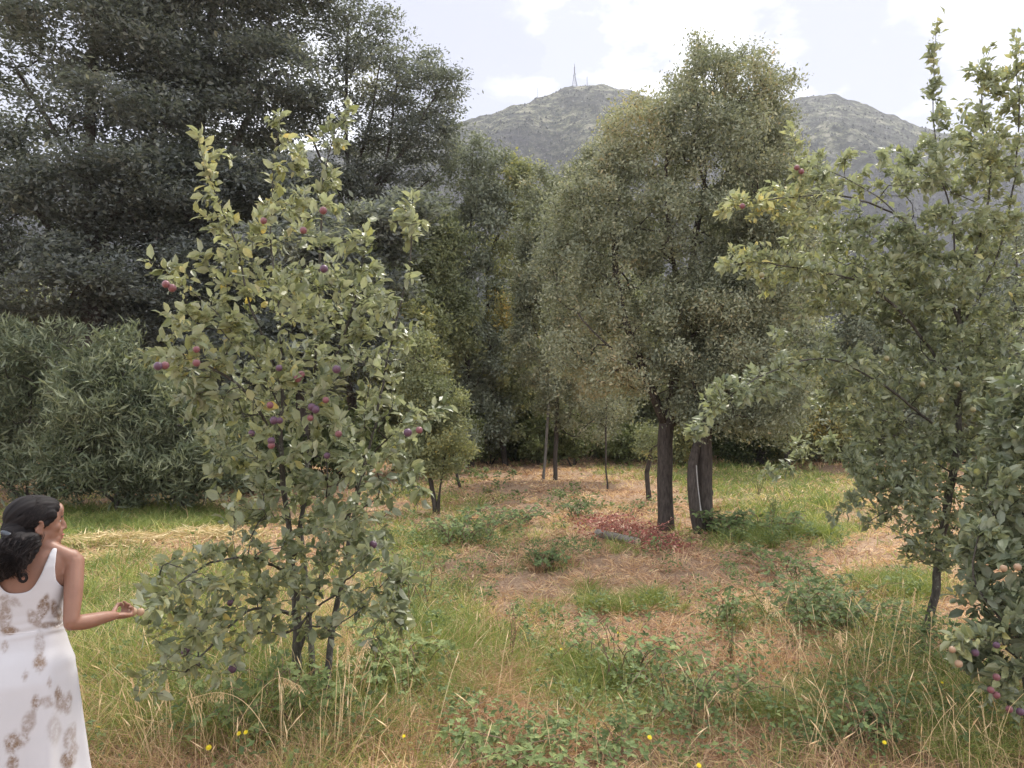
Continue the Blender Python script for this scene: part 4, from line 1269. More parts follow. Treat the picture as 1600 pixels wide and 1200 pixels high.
# ------------------------------------------------------------------ log, red twigs
def log_and_twigs():
    a0 = gpt(934, 846); a1 = gpt(988, 856)
    root = empty('fallen_log', tuple(a0 + [0, 0, 0]))
    tag(root, 'short sawn grey log lying in front of the red twig heap', 'log')
    k = 8
    t = np.linspace(0, 1, k)[:, None]
    P = (a0 + (a1 - a0) * 1.15 * t) + np.array([0, 0, 1]) * (.135 - .03 * t) - a0
    ac = Acc(); tube(ac, P, np.linspace(.066, .058, k), 12, cap=False)
    o = ac.build('bark', M['bark_pale'], None, smooth=True); o.parent = root
    for e, d in ((P[0], -1), (P[-1], 1)):
        ac = Acc(); dirv = nrm(P[1] - P[0]) * d
        tube(ac, [e - dirv * .002, e + dirv * .004], [.060 if d < 0 else .052] * 2, 12)
        o = ac.build('cut_face', M['cut_wood'], None); o.parent = root
    rng = np.random.default_rng(3)
    c0 = gpt(930, 816); c1 = gpt(1042, 866)
    root = empty('twig_heap', tuple(gpt(985, 838)))
    tag(root, 'heap of dead twigs with dry red leaves beside the sawn log', 'twig heap')
    tw = Acc(); loc = np.array(root.location)
    Ps = []
    for i in range(330):
        s = rng.uniform(); w_ = .20 + .22 * math.sin(math.pi * min(1, s * 1.2 + .1))
        c = c0 + (c1 - c0) * s + np.array([rng.normal(0, w_ * .7), rng.normal(0, w_ * .9), 0])
        z = gh(c[0], c[1]) + abs(rng.normal(0, .08)) + .02
        an = rng.normal(-.5, .7); L = rng.uniform(.15, .5)
        d = np.array([math.cos(an), math.sin(an), rng.normal(.05, .2)])
        p = np.array([c[0], c[1], z])
        q = np.array([p, p + d * L * .5 + rng.normal(0, .02, 3), p + d * L]); q[:, 2] = np.maximum(q[:, 2], gh(q[:, 0], q[:, 1]) + .01)
        tube(tw, q - loc, [.005, .004, .002], 3, tint=rng.uniform(.1, .8))
        for j in range(9): Ps.append(q[0] + (q[2] - q[0]) * rng.uniform() + rng.normal(0, .025, 3))
    o = tw.build('twigs', M['red_twig'], None); o.parent = root; o['kind'] = 'stuff'
    Ps = np.array(Ps); Ps[:, 2] = np.maximum(Ps[:, 2], gh(Ps[:, 0], Ps[:, 1]) + .01)
    n = len(Ps)
    emit_leaves(root, Ps, leaf_frames(rng.normal(size=(n, 3)), rng.normal(size=(n, 3)) + [0, 0, .6]), rng.uniform(.03, .07, n), rng.uniform(0, 1, n) ** 1.1, LEAF_SMALL, 'sm', M['red_twig'], 0, 'dry_leaves')


log_and_twigs()


# ------------------------------------------------------------------ grass
def blades(n, rng, ymin, ymax, hfun, keepf, lay, mat, name, label, wk=.00075, tintf=None, pts=None, wmin=.0022, curl=.5, per=16):
    if pts is None:
        y = ymin * (ymax / ymin) ** rng.uniform(0, 1, n) ** .92
        x = rng.uniform(-.76, .76, n) * y + rng.uniform(-1, 1, n) ** 3 * 2.6
        # blades stand in tussocks
        nc = max(1, n // per)
        ci = rng.integers(0, nc, n)
        cx, cy = x[ci], y[ci]
        sd_ = rng.uniform(.015, .055, nc)[ci] * np.maximum(1, cy / 7)
        x = cx + rng.normal(0, 1, n) * sd_; y = cy + rng.normal(0, 1, n) * sd_
        cang = np.arctan2(y - cy, x - cx)
        hv, tv = rng.uniform(.5, 1.5, nc)[ci], rng.normal(0, .16, nc)[ci]
    else:
        x, y, cang = pts
        n = len(x); hv = np.ones(n); tv = rng.normal(0, .05, n)
    g = greenness(x, y)
    k = rng.uniform(size=n) < keepf(g, x, y)
    x, y, g, cang, hv, tv = x[k], y[k], g[k], cang[k], hv[k], tv[k]; n = len(x)
    h = hfun(g, x, y) * rng.uniform(.5, 1.25, n) * hv
    an = cang + rng.normal(0, .8, n)
    ly = np.clip(lay(g, x, y) + rng.normal(0, .25, n), .05, 1.45)     # lean from the vertical
    d = np.stack([np.cos(an) * np.sin(ly), np.sin(an) * np.sin(ly), np.cos(ly)], -1)
    bend = np.stack([np.cos(an), np.sin(an), -np.full(n, .35)], -1) * curl
    base = np.stack([x, y, gh(x, y) - .01 + (ly > .9) * rng.uniform(0, .06, n)], -1)
    mid = base + d * h[:, None] * .55
    tip = base + d * h[:, None] + bend * h[:, None] * rng.uniform(.1, .8, n)[:, None]
    tip[:, 2] = np.maximum(tip[:, 2], gh(tip[:, 0], tip[:, 1]) + .008)
    mid[:, 2] = np.maximum(mid[:, 2], gh(mid[:, 0], mid[:, 1]) + .012)
    wd = np.maximum(wmin, wk * y) * rng.uniform(.6, 1.4, n)
    sd = nrm(np.cross(d, rng.normal(size=(n, 3)))) * wd[:, None] * .5
    V = np.stack([base - sd, base + sd, mid - sd * .9, mid + sd * .9, tip], 1)
    b = (np.arange(n) * 5)[:, None, None]
    F4 = (np.array([[0, 1, 3, 2]])[None] + b).reshape(-1, 4); F3 = (np.array([[2, 3, 4]])[None] + b).reshape(-1, 3)
    ti = .45 + rng.normal(0, .17, n) + tv + (tintf(g, x, y) if tintf else 0)
    me = mk_mesh(name, V.reshape(-1, 3), [F3, F4], M[mat], {'tint': np.repeat(np.clip(ti, 0, 1), 5)})
    tag(mk_obj(name, me), label, 'grass', kind='stuff')


gr = np.random.default_rng(21)
left_tall = lambda x, y: np.exp(-((x + 2.6) / 1.9) ** 2 - ((y - 5.0) / 2.6) ** 2) + .7 * np.exp(-((x - 2.9) / 1.1) ** 2 - ((y - 5.2) / 1.5) ** 2)
blades(185000, gr, 3.0, 34, lambda g, x, y: .09 + .05 * lump(x, y, 2.) ** 2 + .05 * left_tall(x, y), lambda g, x, y: np.clip(1.15 - .75 * g, .2, 1), lambda g, x, y: 1.15 + 0 * x,
       'dry_grass', 'dry_grass', 'matted dry tan grass covering the clearing', wk=.0009, tintf=lambda g, x, y: .12 * lump(x, y, 2.4, 3.) + .06 * lump(x, y, .6, 1.))
blades(102000, gr, 3.0, 30, lambda g, x, y: .16 + .1 * np.clip(lump(x, y, 1.6, 5.), 0, 1) + .22 * left_tall(x, y), lambda g, x, y: np.clip(.25 + .6 * np.clip(lump(x, y, 1.9, 7.), 0, 1) + .45 * left_tall(x, y), 0, 1), lambda g, x, y: .55 + 0 * x,
       'dry_grass', 'standing_dry_grass', 'loose standing tufts of dry brown grass', wk=.0006, tintf=lambda g, x, y: .1 * lump(x, y, 1.3, 2.))
blades(205000, gr, 3.0, 34, lambda g, x, y: .07 + .15 * g + .22 * left_tall(x, y) * g, lambda g, x, y: np.clip((g - .25) * 1.5, 0, .9), lambda g, x, y: .55 + 0 * x,
       'green_grass', 'green_grass', 'patches of green grass growing through the dry grass', wk=.0008, tintf=lambda g, x, y: .35 - .5 * g + .18 * lump(x, y, 1.7, 3.))


def tuft_pts(lst):
    xs, ys, an = [], [], []
    for (px, py, r, n) in lst:
        b = gpt(px, py)
        m = max(3, n // 90)
        tx, ty = gr.normal(0, r * 1.1, m), gr.normal(0, r * 1.1, m)
        ci = gr.integers(0, m, n)
        ox, oy = gr.normal(0, .035 + r * .06, n), gr.normal(0, .035 + r * .06, n)
        xs.append(b[0] + tx[ci] + ox); ys.append(b[1] + ty[ci] + oy); an.append(np.arctan2(oy, ox))
    return np.concatenate(xs), np.concatenate(ys), np.concatenate(an)


def tufts(lst, h, mat, name, label, tint, lay=.45):
    blades(0, gr, 0, 0, lambda g, x, y: h + 0 * x, lambda g, x, y: 1 + 0 * x, lambda g, x, y: lay + 0 * x, mat, name, label, wk=.0006, tintf=lambda g, x, y: tint, pts=tuft_pts(lst), curl=.9)


tufts([(965, 952, .26, 900), (1000, 952, .3, 600), (1050, 958, .35, 350), (930, 945, .25, 200), (690, 1050, .28, 1800), (650, 1000, .2, 700), (720, 1080, .2, 700), (900, 1060, .22, 1400), (940, 1070, .15, 600),
       (1230, 1130, .2, 900), (1410, 925, .25, 1300), (700, 1105, .15, 400), (1520, 1180, .25, 900), (180, 1000, .3, 1500), (120, 1080, .25, 1200), (230, 820, .9, 2600), (120, 815, .9, 1800), (310, 812, .6, 1200),
       (1210, 838, .35, 1400), (1260, 842, .3, 900), (160, 1150, .2, 900), (850, 1125, .15, 500)], .26, 'green_grass', 'grass_tufts', 'dense tufts of fresh long green grass', -.12)
tufts([(750, 1080, .16, 900), (775, 1060, .12, 400), (830, 1130, .18, 800), (760, 1150, .2, 600), (900, 1150, .25, 700), (650, 1170, .2, 500), (1110, 800, .3, 300), (860, 880, .25, 500), (1380, 1060, .3, 900),
       (1300, 1130, .3, 900), (200, 1130, .3, 900), (300, 1170, .25, 700), (540, 1170, .18, 500), (1100, 1030, .25, 500)], .24, 'dry_grass', 'dry_tufts', 'tufts of withered reddish brown grass', -.12, .6)


def mown_heap(px, py, rx, ry, h, n, label):
    b = gpt(px, py)
    x = b[0] + gr.normal(0, rx * .5, n); y = b[1] + gr.normal(0, ry * .5, n)
    e = np.exp(-((x - b[0]) / rx) ** 2 - ((y - b[1]) / ry) ** 2)
    z = gh(x, y) + h * e * gr.uniform(0, 1, n) ** .5
    an = gr.uniform(0, 6.28, n); L = gr.uniform(.12, .3, n)
    a = np.stack([np.cos(an), np.sin(an), gr.normal(0, .15, n)], -1)
    V, F, k = leaf_geo(np.stack([x, y, z], -1) - b, leaf_frames(a, gr.normal(size=(n, 3))), L, (LEAF_LONG[0] * [1, .35, 1], LEAF_LONG[1]))
    me = mk_mesh('hay_heap', V, F, M['hay'], {'tint': np.repeat(np.clip(.5 + gr.normal(0, .28, n), 0, 1), k)})
    o = mk_obj('hay_heap', me); o.location = b
    tag(o, label, 'hay heap', 'heaps of mown hay at the left', kind='thing')


mown_heap(165, 852, .9, .4, .17, 1500, 'low swath of mown hay just right of the woman head')
mown_heap(335, 838, .8, .5, .12, 1300, 'flat mown hay seen between the willows and the plum tree')
mown_heap(185, 872, .5, .3, .08, 500, 'small scrap of hay nearest the woman shoulder')

# small round-leaved ground cover
def ground_cover():
    rng = np.random.default_rng(77)
    n = 26000
    y = 3.2 * (30 / 3.2) ** rng.uniform(0, 1, n); x = rng.uniform(-.74, .74, n) * y
    g = greenness(x, y) + .3 * lump(x, y, 2.2, 9.)
    k = rng.uniform(size=n) < np.clip((g - .3) * 1.2, 0, 1)
    x, y = x[k], y[k]; n = len(x)
    z = gh(x, y) + rng.uniform(.02, .16, n)
    V, F, kk = leaf_geo(np.stack([x, y, z], -1), leaf_frames(nrm(rng.normal(size=(n, 3)) * [1, 1, .3]), nrm(rng.normal(size=(n, 3)) * .5 + [0, 0, 1])), rng.uniform(.02, .045, n) * np.maximum(1, y / 8), LEAF_MID)
    me = mk_mesh('ground_cover', V, F, M['bramble'], {'tint': np.repeat(np.clip(.5 + rng.normal(0, .22, n), 0, 1), kk)})
    tag(mk_obj('ground_cover', me), 'low broad leaved weeds mixed into the grass', 'ground cover', kind='stuff')


ground_cover()


def bramble_cover():
    rng = np.random.default_rng(78)
    zones = [(640, 880, 90, 50, 900), (730, 840, 100, 22, 900), (860, 872, 60, 18, 500), (1000, 1060, 150, 60, 900), (1290, 960, 130, 45, 1500), (1380, 1000, 120, 60, 1100), (1120, 880, 120, 20, 500),
             (1130, 1110, 160, 60, 800), (700, 1160, 160, 40, 500), (430, 1120, 200, 60, 1500), (1480, 1100, 130, 70, 1200), (620, 1010, 60, 80, 900), (950, 1180, 160, 30, 500), (1230, 850, 110, 20, 700),
             (1060, 800, 60, 14, 250), (900, 800, 90, 14, 400), (1350, 1150, 120, 40, 600), (880, 990, 120, 40, 300), (760, 960, 100, 50, 300), (1180, 960, 120, 50, 450), (250, 1060, 160, 60, 700), (820, 770, 130, 16, 300), (700, 750, 90, 12, 300)]
    P = []
    for cx, cy, rx, ry, n in zones:
        m = max(5, n // 26)
        for k in range(m):
            q = gpt(cx + rng.normal(0, rx * .6), min(1235, max(735, cy + rng.normal(0, ry * .6))))
            an = rng.uniform(0, 6.28); L = rng.uniform(.2, .55); h = rng.uniform(.06, .3)
            c = 40
            t = rng.uniform(0, 1, c)
            p = np.stack([q[0] + math.cos(an) * L * t, q[1] + math.sin(an) * L * t, h * np.sin(t * 2.6)], -1) + rng.normal(0, .035, (c, 3))
            p[:, 2] = gh(p[:, 0], p[:, 1]) + np.maximum(p[:, 2], .02)
            P.append(p)
    P = np.vstack(P); n = len(P)
    V, F, kk = leaf_geo(P, leaf_frames(rng.normal(size=(n, 3)) * [1, 1, .4], rng.normal(size=(n, 3)) * .5 + [0, -.2, 1]), rng.uniform(.03, .055, n) * np.maximum(1, P[:, 1] / 9), LEAF_MID)
    me = mk_mesh('bramble_cover', V, F, M['bramble'], {'tint': np.repeat(np.clip(.5 + rng.normal(0, .24, n), 0, 1), kk)})
    tag(mk_obj('bramble_cover', me), 'low trailing bramble leaves scattered through the dry grass', 'ground cover', kind='stuff')


bramble_cover()


# ------------------------------------------------------------------ single grass stalks with seed heads
def stalk(label, pts, head=.12, kind='spike', seed=1):
    """pts: pixels from foot to tip, the foot on the ground"""
    rng = np.random.default_rng(seed)
    b = gpt(*pts[0]); Y = b[1]
    P = [b - [0, 0, .02]] + [at(p[0], p[1], Y) for p in pts[1:]]
    Q = resample(P, .03)
    root = empty('grass_stalk', tuple(b)); tag(root, label, 'grass stalk', 'ripe grass stalks in the foreground')
    a = Acc(); tube(a, Q - b, np.linspace(.0022, .0012, len(Q)), 5, tint=.6)
    o = a.build('stem', M['straw'], None); o.parent = root
    L = np.concatenate([[0], np.cumsum(np.linalg.norm(np.diff(Q, axis=0), axis=1))]); tot = L[-1]
    a = Acc()
    m = 70 if kind == 'spike' else 60
    for i in range(m):
        s = tot - head * (rng.uniform() ** (.8 if kind == 'spike' else 1))
        p = np.array([np.interp(s, L, Q[:, k]) for k in range(3)])
        j = min(len(Q) - 2, np.searchsorted(L, s)); T = nrm(Q[j + 1] - Q[j])
        if kind == 'spike':
            d = nrm(T + .35 * rng.normal(size=3)); ln, r = .014, .0022
        else:
            d = nrm(.25 * T + .5 * rng.normal(size=3) + [0, 0, -1.1]); ln, r = rng.uniform(.018, .045), .0018
            p2 = p + d * ln
            tube(a, [p - b, p2 - b], [.0005, .0006], 3, tint=.6); p = p2; ln = .013
        tube(a, [p - b, p + d * ln * .5 - b, p + d * ln - b], [.0006, r, .0004], 4, tint=rng.uniform(.4, 1))
    o = a.build('seed_head', M['straw'], None); o.parent = root; o['kind'] = 'stuff'


ST = [
    ('straight pale grass stalk with slim head left of the low pale fruit', [(1418, 1085), (1421, 1000), (1430, 920)], .13, 'spike'),
    ('leaning grass stalk with tan head left of the straight pale one', [(1380, 1110), (1392, 1020), (1410, 938)], .12, 'spike'),
    ('tallest golden stalk bent at the tip among the right hand stalks', [(1345, 1120), (1358, 1020), (1372, 950)], .09, 'spike'),
    ('short grass stalk left of the golden one at the right', [(1330, 1130), (1322, 1060), (1312, 985)], .07, 'droop'),
    ('long thin stalk slanting up left over the bramble patch', [(1320, 1180), (1280, 1080), (1240, 990), (1195, 932)], .10, 'droop'),
    ('bent golden stalk close beneath the leaning stem', [(1446, 1120), (1452, 1030), (1456, 958)], .03, 'spike'),
    ('arching stalk with drooping head left of the plum stems', [(450, 1215), (420, 1150), (385, 1100), (345, 1082), (300, 1090)], .20, 'droop'),
    ('stalk with nodding head crossing the plum stems', [(345, 1190), (385, 1110), (430, 1060), (470, 1072)], .12, 'droop'),
    ('nodding stalk with fine head just left of the plum trunk', [(400, 1150), (398, 1105), (388, 1078), (366, 1072)], .10, 'droop'),
    ('upright straw stalk with shaggy head right of the plum stems', [(530, 1190), (536, 1100), (540, 1040), (545, 985)], .20, 'droop'),
    ('second shaggy straw stalk leaning right beside the plum stems', [(545, 1190), (548, 1100), (560, 1030), (575, 1000)], .18, 'droop'),
    ('thin straw stalk rising in front of the plum stems', [(522, 1195), (524, 1120), (528, 1010)], .12, 'spike'),
    ('straw stalk at the right of the woman dress hem', [(235, 1190), (222, 1120), (205, 1060)], .10, 'spike'),
    ('short straw stalk midway between the woman and the plum tree', [(275, 1200), (268, 1130), (262, 1065)], .09, 'spike'),
    ('bent pale stalk lying over at the bottom right corner', [(1400, 1170), (1450, 1155), (1510, 1145), (1560, 1130)], .05, 'spike'),
    ('straw stalk nearest the dress below the hand', [(200, 1170), (212, 1120), (218, 1075)], .08, 'spike'),
]
for i, (lab, p, h, k) in enumerate(ST): stalk(lab, p, h, k, i)


def loose_stalks():
    rng = np.random.default_rng(31)
    a = Acc()
    for i in range(620):
        px = rng.choice([rng.uniform(140, 640), rng.uniform(1150, 1580), rng.uniform(620, 1150)], p=[.5, .35, .15]); py = rng.uniform(960, 1230)
        b = gpt(px, py); h = rng.uniform(.2, .5); an = rng.uniform(0, 6.28); ln = abs(rng.normal(0, .3))
        d = np.array([math.cos(an) * ln, math.sin(an) * ln, 1.0])
        q = [b, b + d * h * .5, b + d * h * .85 + [0, 0, -.02], b + d * h + np.array([math.cos(an), math.sin(an), -.4]) * .06 * rng.uniform(0, 1)]
        tube(a, resample(q, .09), .0011, 3, tint=rng.uniform(.1, 1), cap=False)
        e = q[-1]; dd = nrm(q[-1] - q[-2])
        if rng.uniform() < .55: tube(a, [e - dd * .05, e - dd * .02, e + dd * .03], [.0012, .0035, .0008], 4, tint=rng.uniform(.4, 1), cap=False)
    o = a.build('meadow_stalks', M['straw'], None)
    tag(o, 'loose ripe stalks standing all through the foreground grass', 'grass', kind='stuff')


loose_stalks()

# ------------------------------------------------------------------ yellow flowers
M['petal'] = plain_mat('yellow_petal', (.78, .62, .03), .6, .2, 30)
M['flower_stem'] = plain_mat('flower_stem', (.13, .18, .06), .6, .2, 30)


def flower(label, px, py, fx, fy, r=.012):
    b = gpt(fx, fy); p = at(px, py, b[1])
    root = empty('yellow_flower', tuple(b)); tag(root, label, 'flower', 'yellow flowers in the grass')
    a = Acc(); tube(a, resample([[0, 0, -.01], (p - b) * [.3, .3, .6], p - b], .04), .0016, 5)
    o = a.build('stem', M['flower_stem'], None); o.parent = root
    a = Acc(); c = p - b
    tilt = nrm(np.array([random.uniform(-.3, .3), -.7, .8]))
    ax = nrm(np.cross(tilt, [1, 0, 0])); bx = np.cross(tilt, ax)
    n = 12
    for layer, rr, up in ((0, 1., .0), (1, .65, .25)):
        for k in range(n):
            t = 2 * math.pi * (k + .5 * layer) / n
            d = ax * math.cos(t) + bx * math.sin(t); s = np.cross(tilt, d)
            a.add(np.array([c, c + d * r * .6 * rr + s * r * .2 + tilt * r * up, c + d * r * rr * 1.1 + tilt * r * (up + .05), c + d * r * .6 * rr - s * r * .2 + tilt * r * up]), [np.array([[0, 1, 2, 3]])])
    ellipsoid(a, c + tilt * r * .1, (r * .35, r * .35, r * .3), nu=8, nv=5)
    o = a.build('flower_head', M['petal'], None); o.parent = root


for f in [('single yellow flower beside the lower dress edge', 153, 1138, 160, 1190, .013), ('brightest yellow flower below the plum tree', 326, 1168, 340, 1230, .016),
          ('left one of two touching yellow flowers below the plum tree', 373, 1146, 374, 1225, .013), ('right one of two touching yellow flowers below the plum tree', 384, 1144, 388, 1228, .013),
          ('yellow flower low right of the plum stems', 631, 1150, 640, 1215, .010), ('yellow flower at the bottom centre among bramble leaves', 1015, 1152, 1018, 1220, .014),
          ('yellow flower at the bottom edge right of centre', 1092, 1196, 1095, 1250, .014), ('small yellow flower in the tall grass at the bottom right', 1382, 1160, 1384, 1215, .012),
          ('yellow blossom under the nearest fruit tree', 1472, 1066, 1470, 1120, .012), ('tiny yellow flower above the open bramble', 966, 989, 968, 1060, .010), ('tiny yellow flower in the grass left of the open bramble', 877, 1014, 879, 1075, .009)]:
    flower(*f[:5], r=f[5])


# ------------------------------------------------------------------ the woman
def remesh(acc, voxel, smooth_it, mat, name):
    V = np.concatenate(acc.V)
    f3 = [f for f in acc.F if f.shape[1] == 3]; f4 = [f for f in acc.F if f.shape[1] == 4]
    me = mk_mesh(name + '_src', V, ([np.concatenate(f3)] if f3 else []) + ([np.concatenate(f4)] if f4 else []), mat)
    o = bpy.data.objects.new('tmp', me); COL.objects.link(o)
    m = o.modifiers.new('r', 'REMESH'); m.mode = 'VOXEL'; m.voxel_size = voxel; m.use_smooth_shade = True
    s = o.modifiers.new('s', 'SMOOTH'); s.factor = .5; s.iterations = smooth_it
    bpy.context.view_layer.update()
    dg = bpy.context.evaluated_depsgraph_get()
    out = bpy.data.meshes.new_from_object(o.evaluated_get(dg))
    bpy.data.objects.remove(o); bpy.data.meshes.remove(me)
    out.name = name
    if not out.materials: out.materials.append(mat)
    out.polygons.foreach_set('use_smooth', np.ones(len(out.polygons), bool))
    return out


def skin_mat():
    m, t = new_mat('skin')
    tc = t.n('ShaderNodeTexCoord')
    n1 = t.noise(tc.outputs['Object'], 16., 8, .7)
    c = t.mix(n1, (.27, .145, .103, 1), (.19, .096, .066, 1))
    p = t.n('ShaderNodeBsdfPrincipled', {'Base Color': c, 'Roughness': .5, 'Specular IOR Level': .35, 'Subsurface Weight': .15, 'Subsurface Scale': .01})
    t.n('ShaderNodeOutputMaterial', {'Surface': p.outputs[0]})
    return m


def hair_mat():
    m, t = new_mat('hair')
    a = t.n('ShaderNodeAttribute', attribute_name='tint')
    c = t.ramp(a.outputs['Fac'], [(0, (.005, .004, .005)), (.7, (.014, .011, .011)), (1, (.035, .027, .026))])
    p = t.n('ShaderNodeBsdfPrincipled', {'Base Color': c, 'Roughness': .75, 'Specular IOR Level': .22})
    t.n('ShaderNodeOutputMaterial', {'Surface': p.outputs[0]})
    return m


def cloth_mat():
    m, t = new_mat('printed_cotton')
    a = t.n('ShaderNodeAttribute', attribute_name='print')
    tc = t.n('ShaderNodeTexCoord')
    n1 = t.noise(tc.outputs['Object'], 55., 6, .65)
    n2 = t.noise(tc.outputs['Object'], 6., 4, .6)
    v = t.n('ShaderNodeTexVoronoi', {'Vector': tc.outputs['Object'], 'Scale': 70.}, feature='DISTANCE_TO_EDGE').outputs['Distance']
    vein = t.math('MULTIPLY', v, 5., clamp=True)
    f = t.math('MULTIPLY', a.outputs['Fac'], t.math('MULTIPLY', t.math('SUBTRACT', n1, .30), 4.2, clamp=True), clamp=True)
    f = t.math('MULTIPLY', f, t.math('ADD', .8, t.math('MULTIPLY', vein, .2)), clamp=True)
    br = t.mix(n2, (.13, .085, .06, 1), (.24, .17, .12, 1))
    base = t.mix(n2, (.50, .49, .51, 1), (.42, .415, .44, 1))
    c = t.mix(f, base, br)
    wv = t.noise(tc.outputs['Object'], 400., 2, .5)
    b = t.n('ShaderNodeBump', {'Strength': .15, 'Distance': .001, 'Height': wv})
    p = t.n('ShaderNodeBsdfPrincipled', {'Base Color': c, 'Roughness': .85, 'Specular IOR Level': .2, 'Normal': b.outputs[0], 'Sheen Weight': .15})
    t.n('ShaderNodeOutputMaterial', {'Surface': p.outputs[0]})
    return m


WY = 3.1
WX = (46 - 800) / 1200 * WY
WG0 = float(gh(WX, WY))
# torso sections: z, half width, half depth, centre y
SEC = np.array([[.78, .150, .105, 0], [.88, .172, .122, -.005], [.95, .168, .118, -.005], [1.02, .140, .098, 0], [1.09, .121, .086, .002], [1.15, .124, .088, .004], [1.22, .136, .094, .006],
                [1.28, .146, .092, .006], [1.33, .150, .084, .004], [1.365, .146, .066, .0], [1.388, .128, .048, -.004], [1.402, .105, .036, -.006]])


def sec(z, inflate=0.):
    return [np.interp(z, SEC[:, 0], SEC[:, k]) + (inflate if k < 3 else 0) for k in (1, 2, 3)]


def ring_pts(z, n, infl=0., p=2.35):
    rx, ry, cy = sec(z, infl)
    t = np.arange(n) * 2 * math.pi / n
    c, s = np.cos(t), np.sin(t)
    return np.stack([np.sign(c) * np.abs(c) ** (2 / p) * rx, np.sign(s) * np.abs(s) ** (2 / p) * ry + cy, np.full(n, z)], -1)


def loft(acc, rings, close=True, tint=.5):
    k = len(rings[0]); n = len(rings)
    V = np.vstack(rings)
    i = np.arange(n - 1)[:, None] * k; j = np.arange(k)[None]; j2 = (j + 1) % k
    fs = [np.stack([i + j, i + j2, i + k + j2, i + k + j], -1).reshape(-1, 4)]
    if close:
        V = np.vstack([V, rings[0].mean(0)[None], rings[-1].mean(0)[None]])
        jj = np.arange(k)
        fs += [np.stack([np.full(k, n * k), (jj + 1) % k, jj], -1), np.stack([np.full(k, n * k + 1), (n - 1) * k + jj, (n - 1) * k + (jj + 1) % k], -1)]
    acc.add(V, fs, tint)


def limb(acc, P, R, k=14):
    Q = resample(P, .02)
    P = np.asarray(P, float)
    d0 = np.concatenate([[0], np.cumsum(np.linalg.norm(np.diff(P, axis=0), axis=1))]); d1 = np.linspace(0, d0[-1], len(Q))
    r = np.interp(d1, d0, R)
    tube(acc, Q, r, k)
    ellipsoid(acc, Q[0], (r[0],) * 3, nu=12, nv=8); ellipsoid(acc, Q[-1], (r[-1],) * 3, nu=12, nv=8)


def hand(acc, wrist, fwd, palm_n, side, curl, spread=.10, thumb_curl=.5):
    """fwd: along the hand, palm_n: out of the palm, side: towards the thumb"""
    f = nrm(np.asarray(fwd, float)); pn = nrm(np.asarray(palm_n) - np.dot(palm_n, f) * f); sd = nrm(np.asarray(side) - np.dot(side, f) * f - np.dot(side, pn) * pn)
    R = np.stack([f, sd, pn], -1)
    ellipsoid(acc, wrist + f * .045, (.05, .037, .014), R, 12, 8)
    ellipsoid(acc, wrist + f * .070 , (.024, .037, .011), R, 12, 8)
    ellipsoid(acc, wrist + f * .032 + sd * .020 + pn * .006, (.030, .015, .013), R, 12, 8)
    tips = []
    for i, (o, L) in enumerate(((.028, .070), (.0095, .078), (-.0095, .072), (-.027, .056))):
        p = wrist + f * (.080 - abs(i - 1.2) * .003) + sd * o
        ang = curl * (.55 + .08 * i)
        pts = [p - f * .02, p]
        tot = 0
        for seg, q in ((.45, 1.), (.30, 1.15), (.25, .7)):
            tot += ang * q
            d = f * math.cos(tot) + pn * math.sin(tot) + sd * spread * (1.2 - i * .8)
            pts.append(pts[-1] + nrm(d) * L * seg)
        rr = [.0092, .0090, .0083, .0076, .0062]
        for a, b, ra, rb_ in zip(pts[:-1], pts[1:], rr[:-1], rr[1:]):
            tube(acc, [a, b], [ra, rb_], 8); ellipsoid(acc, b, (rb_,) * 3, nu=8, nv=6)
        tips.append(pts[-1])
    p = wrist + f * .018 + sd * .024 + pn * .006
    pts = [p]
    for seg, a1, a2 in ((.034, .75, .2), (.030, .45, .5), (.024, .15, .7)):
        d = f * math.cos(a1) + sd * math.sin(a1) * (1 - .5 * thumb_curl) + pn * a2 * thumb_curl * 1.5
        pts.append(pts[-1] + nrm(d) * seg)
    for a, b, ra, rb_ in zip(pts[:-1], pts[1:], (.013, .0110, .0098), (.0110, .0098, .0075)):
        tube(acc, [a, b], [ra, rb_], 8); ellipsoid(acc, b, (rb_,) * 3, nu=8, nv=6)
    return tips, pts[-1]


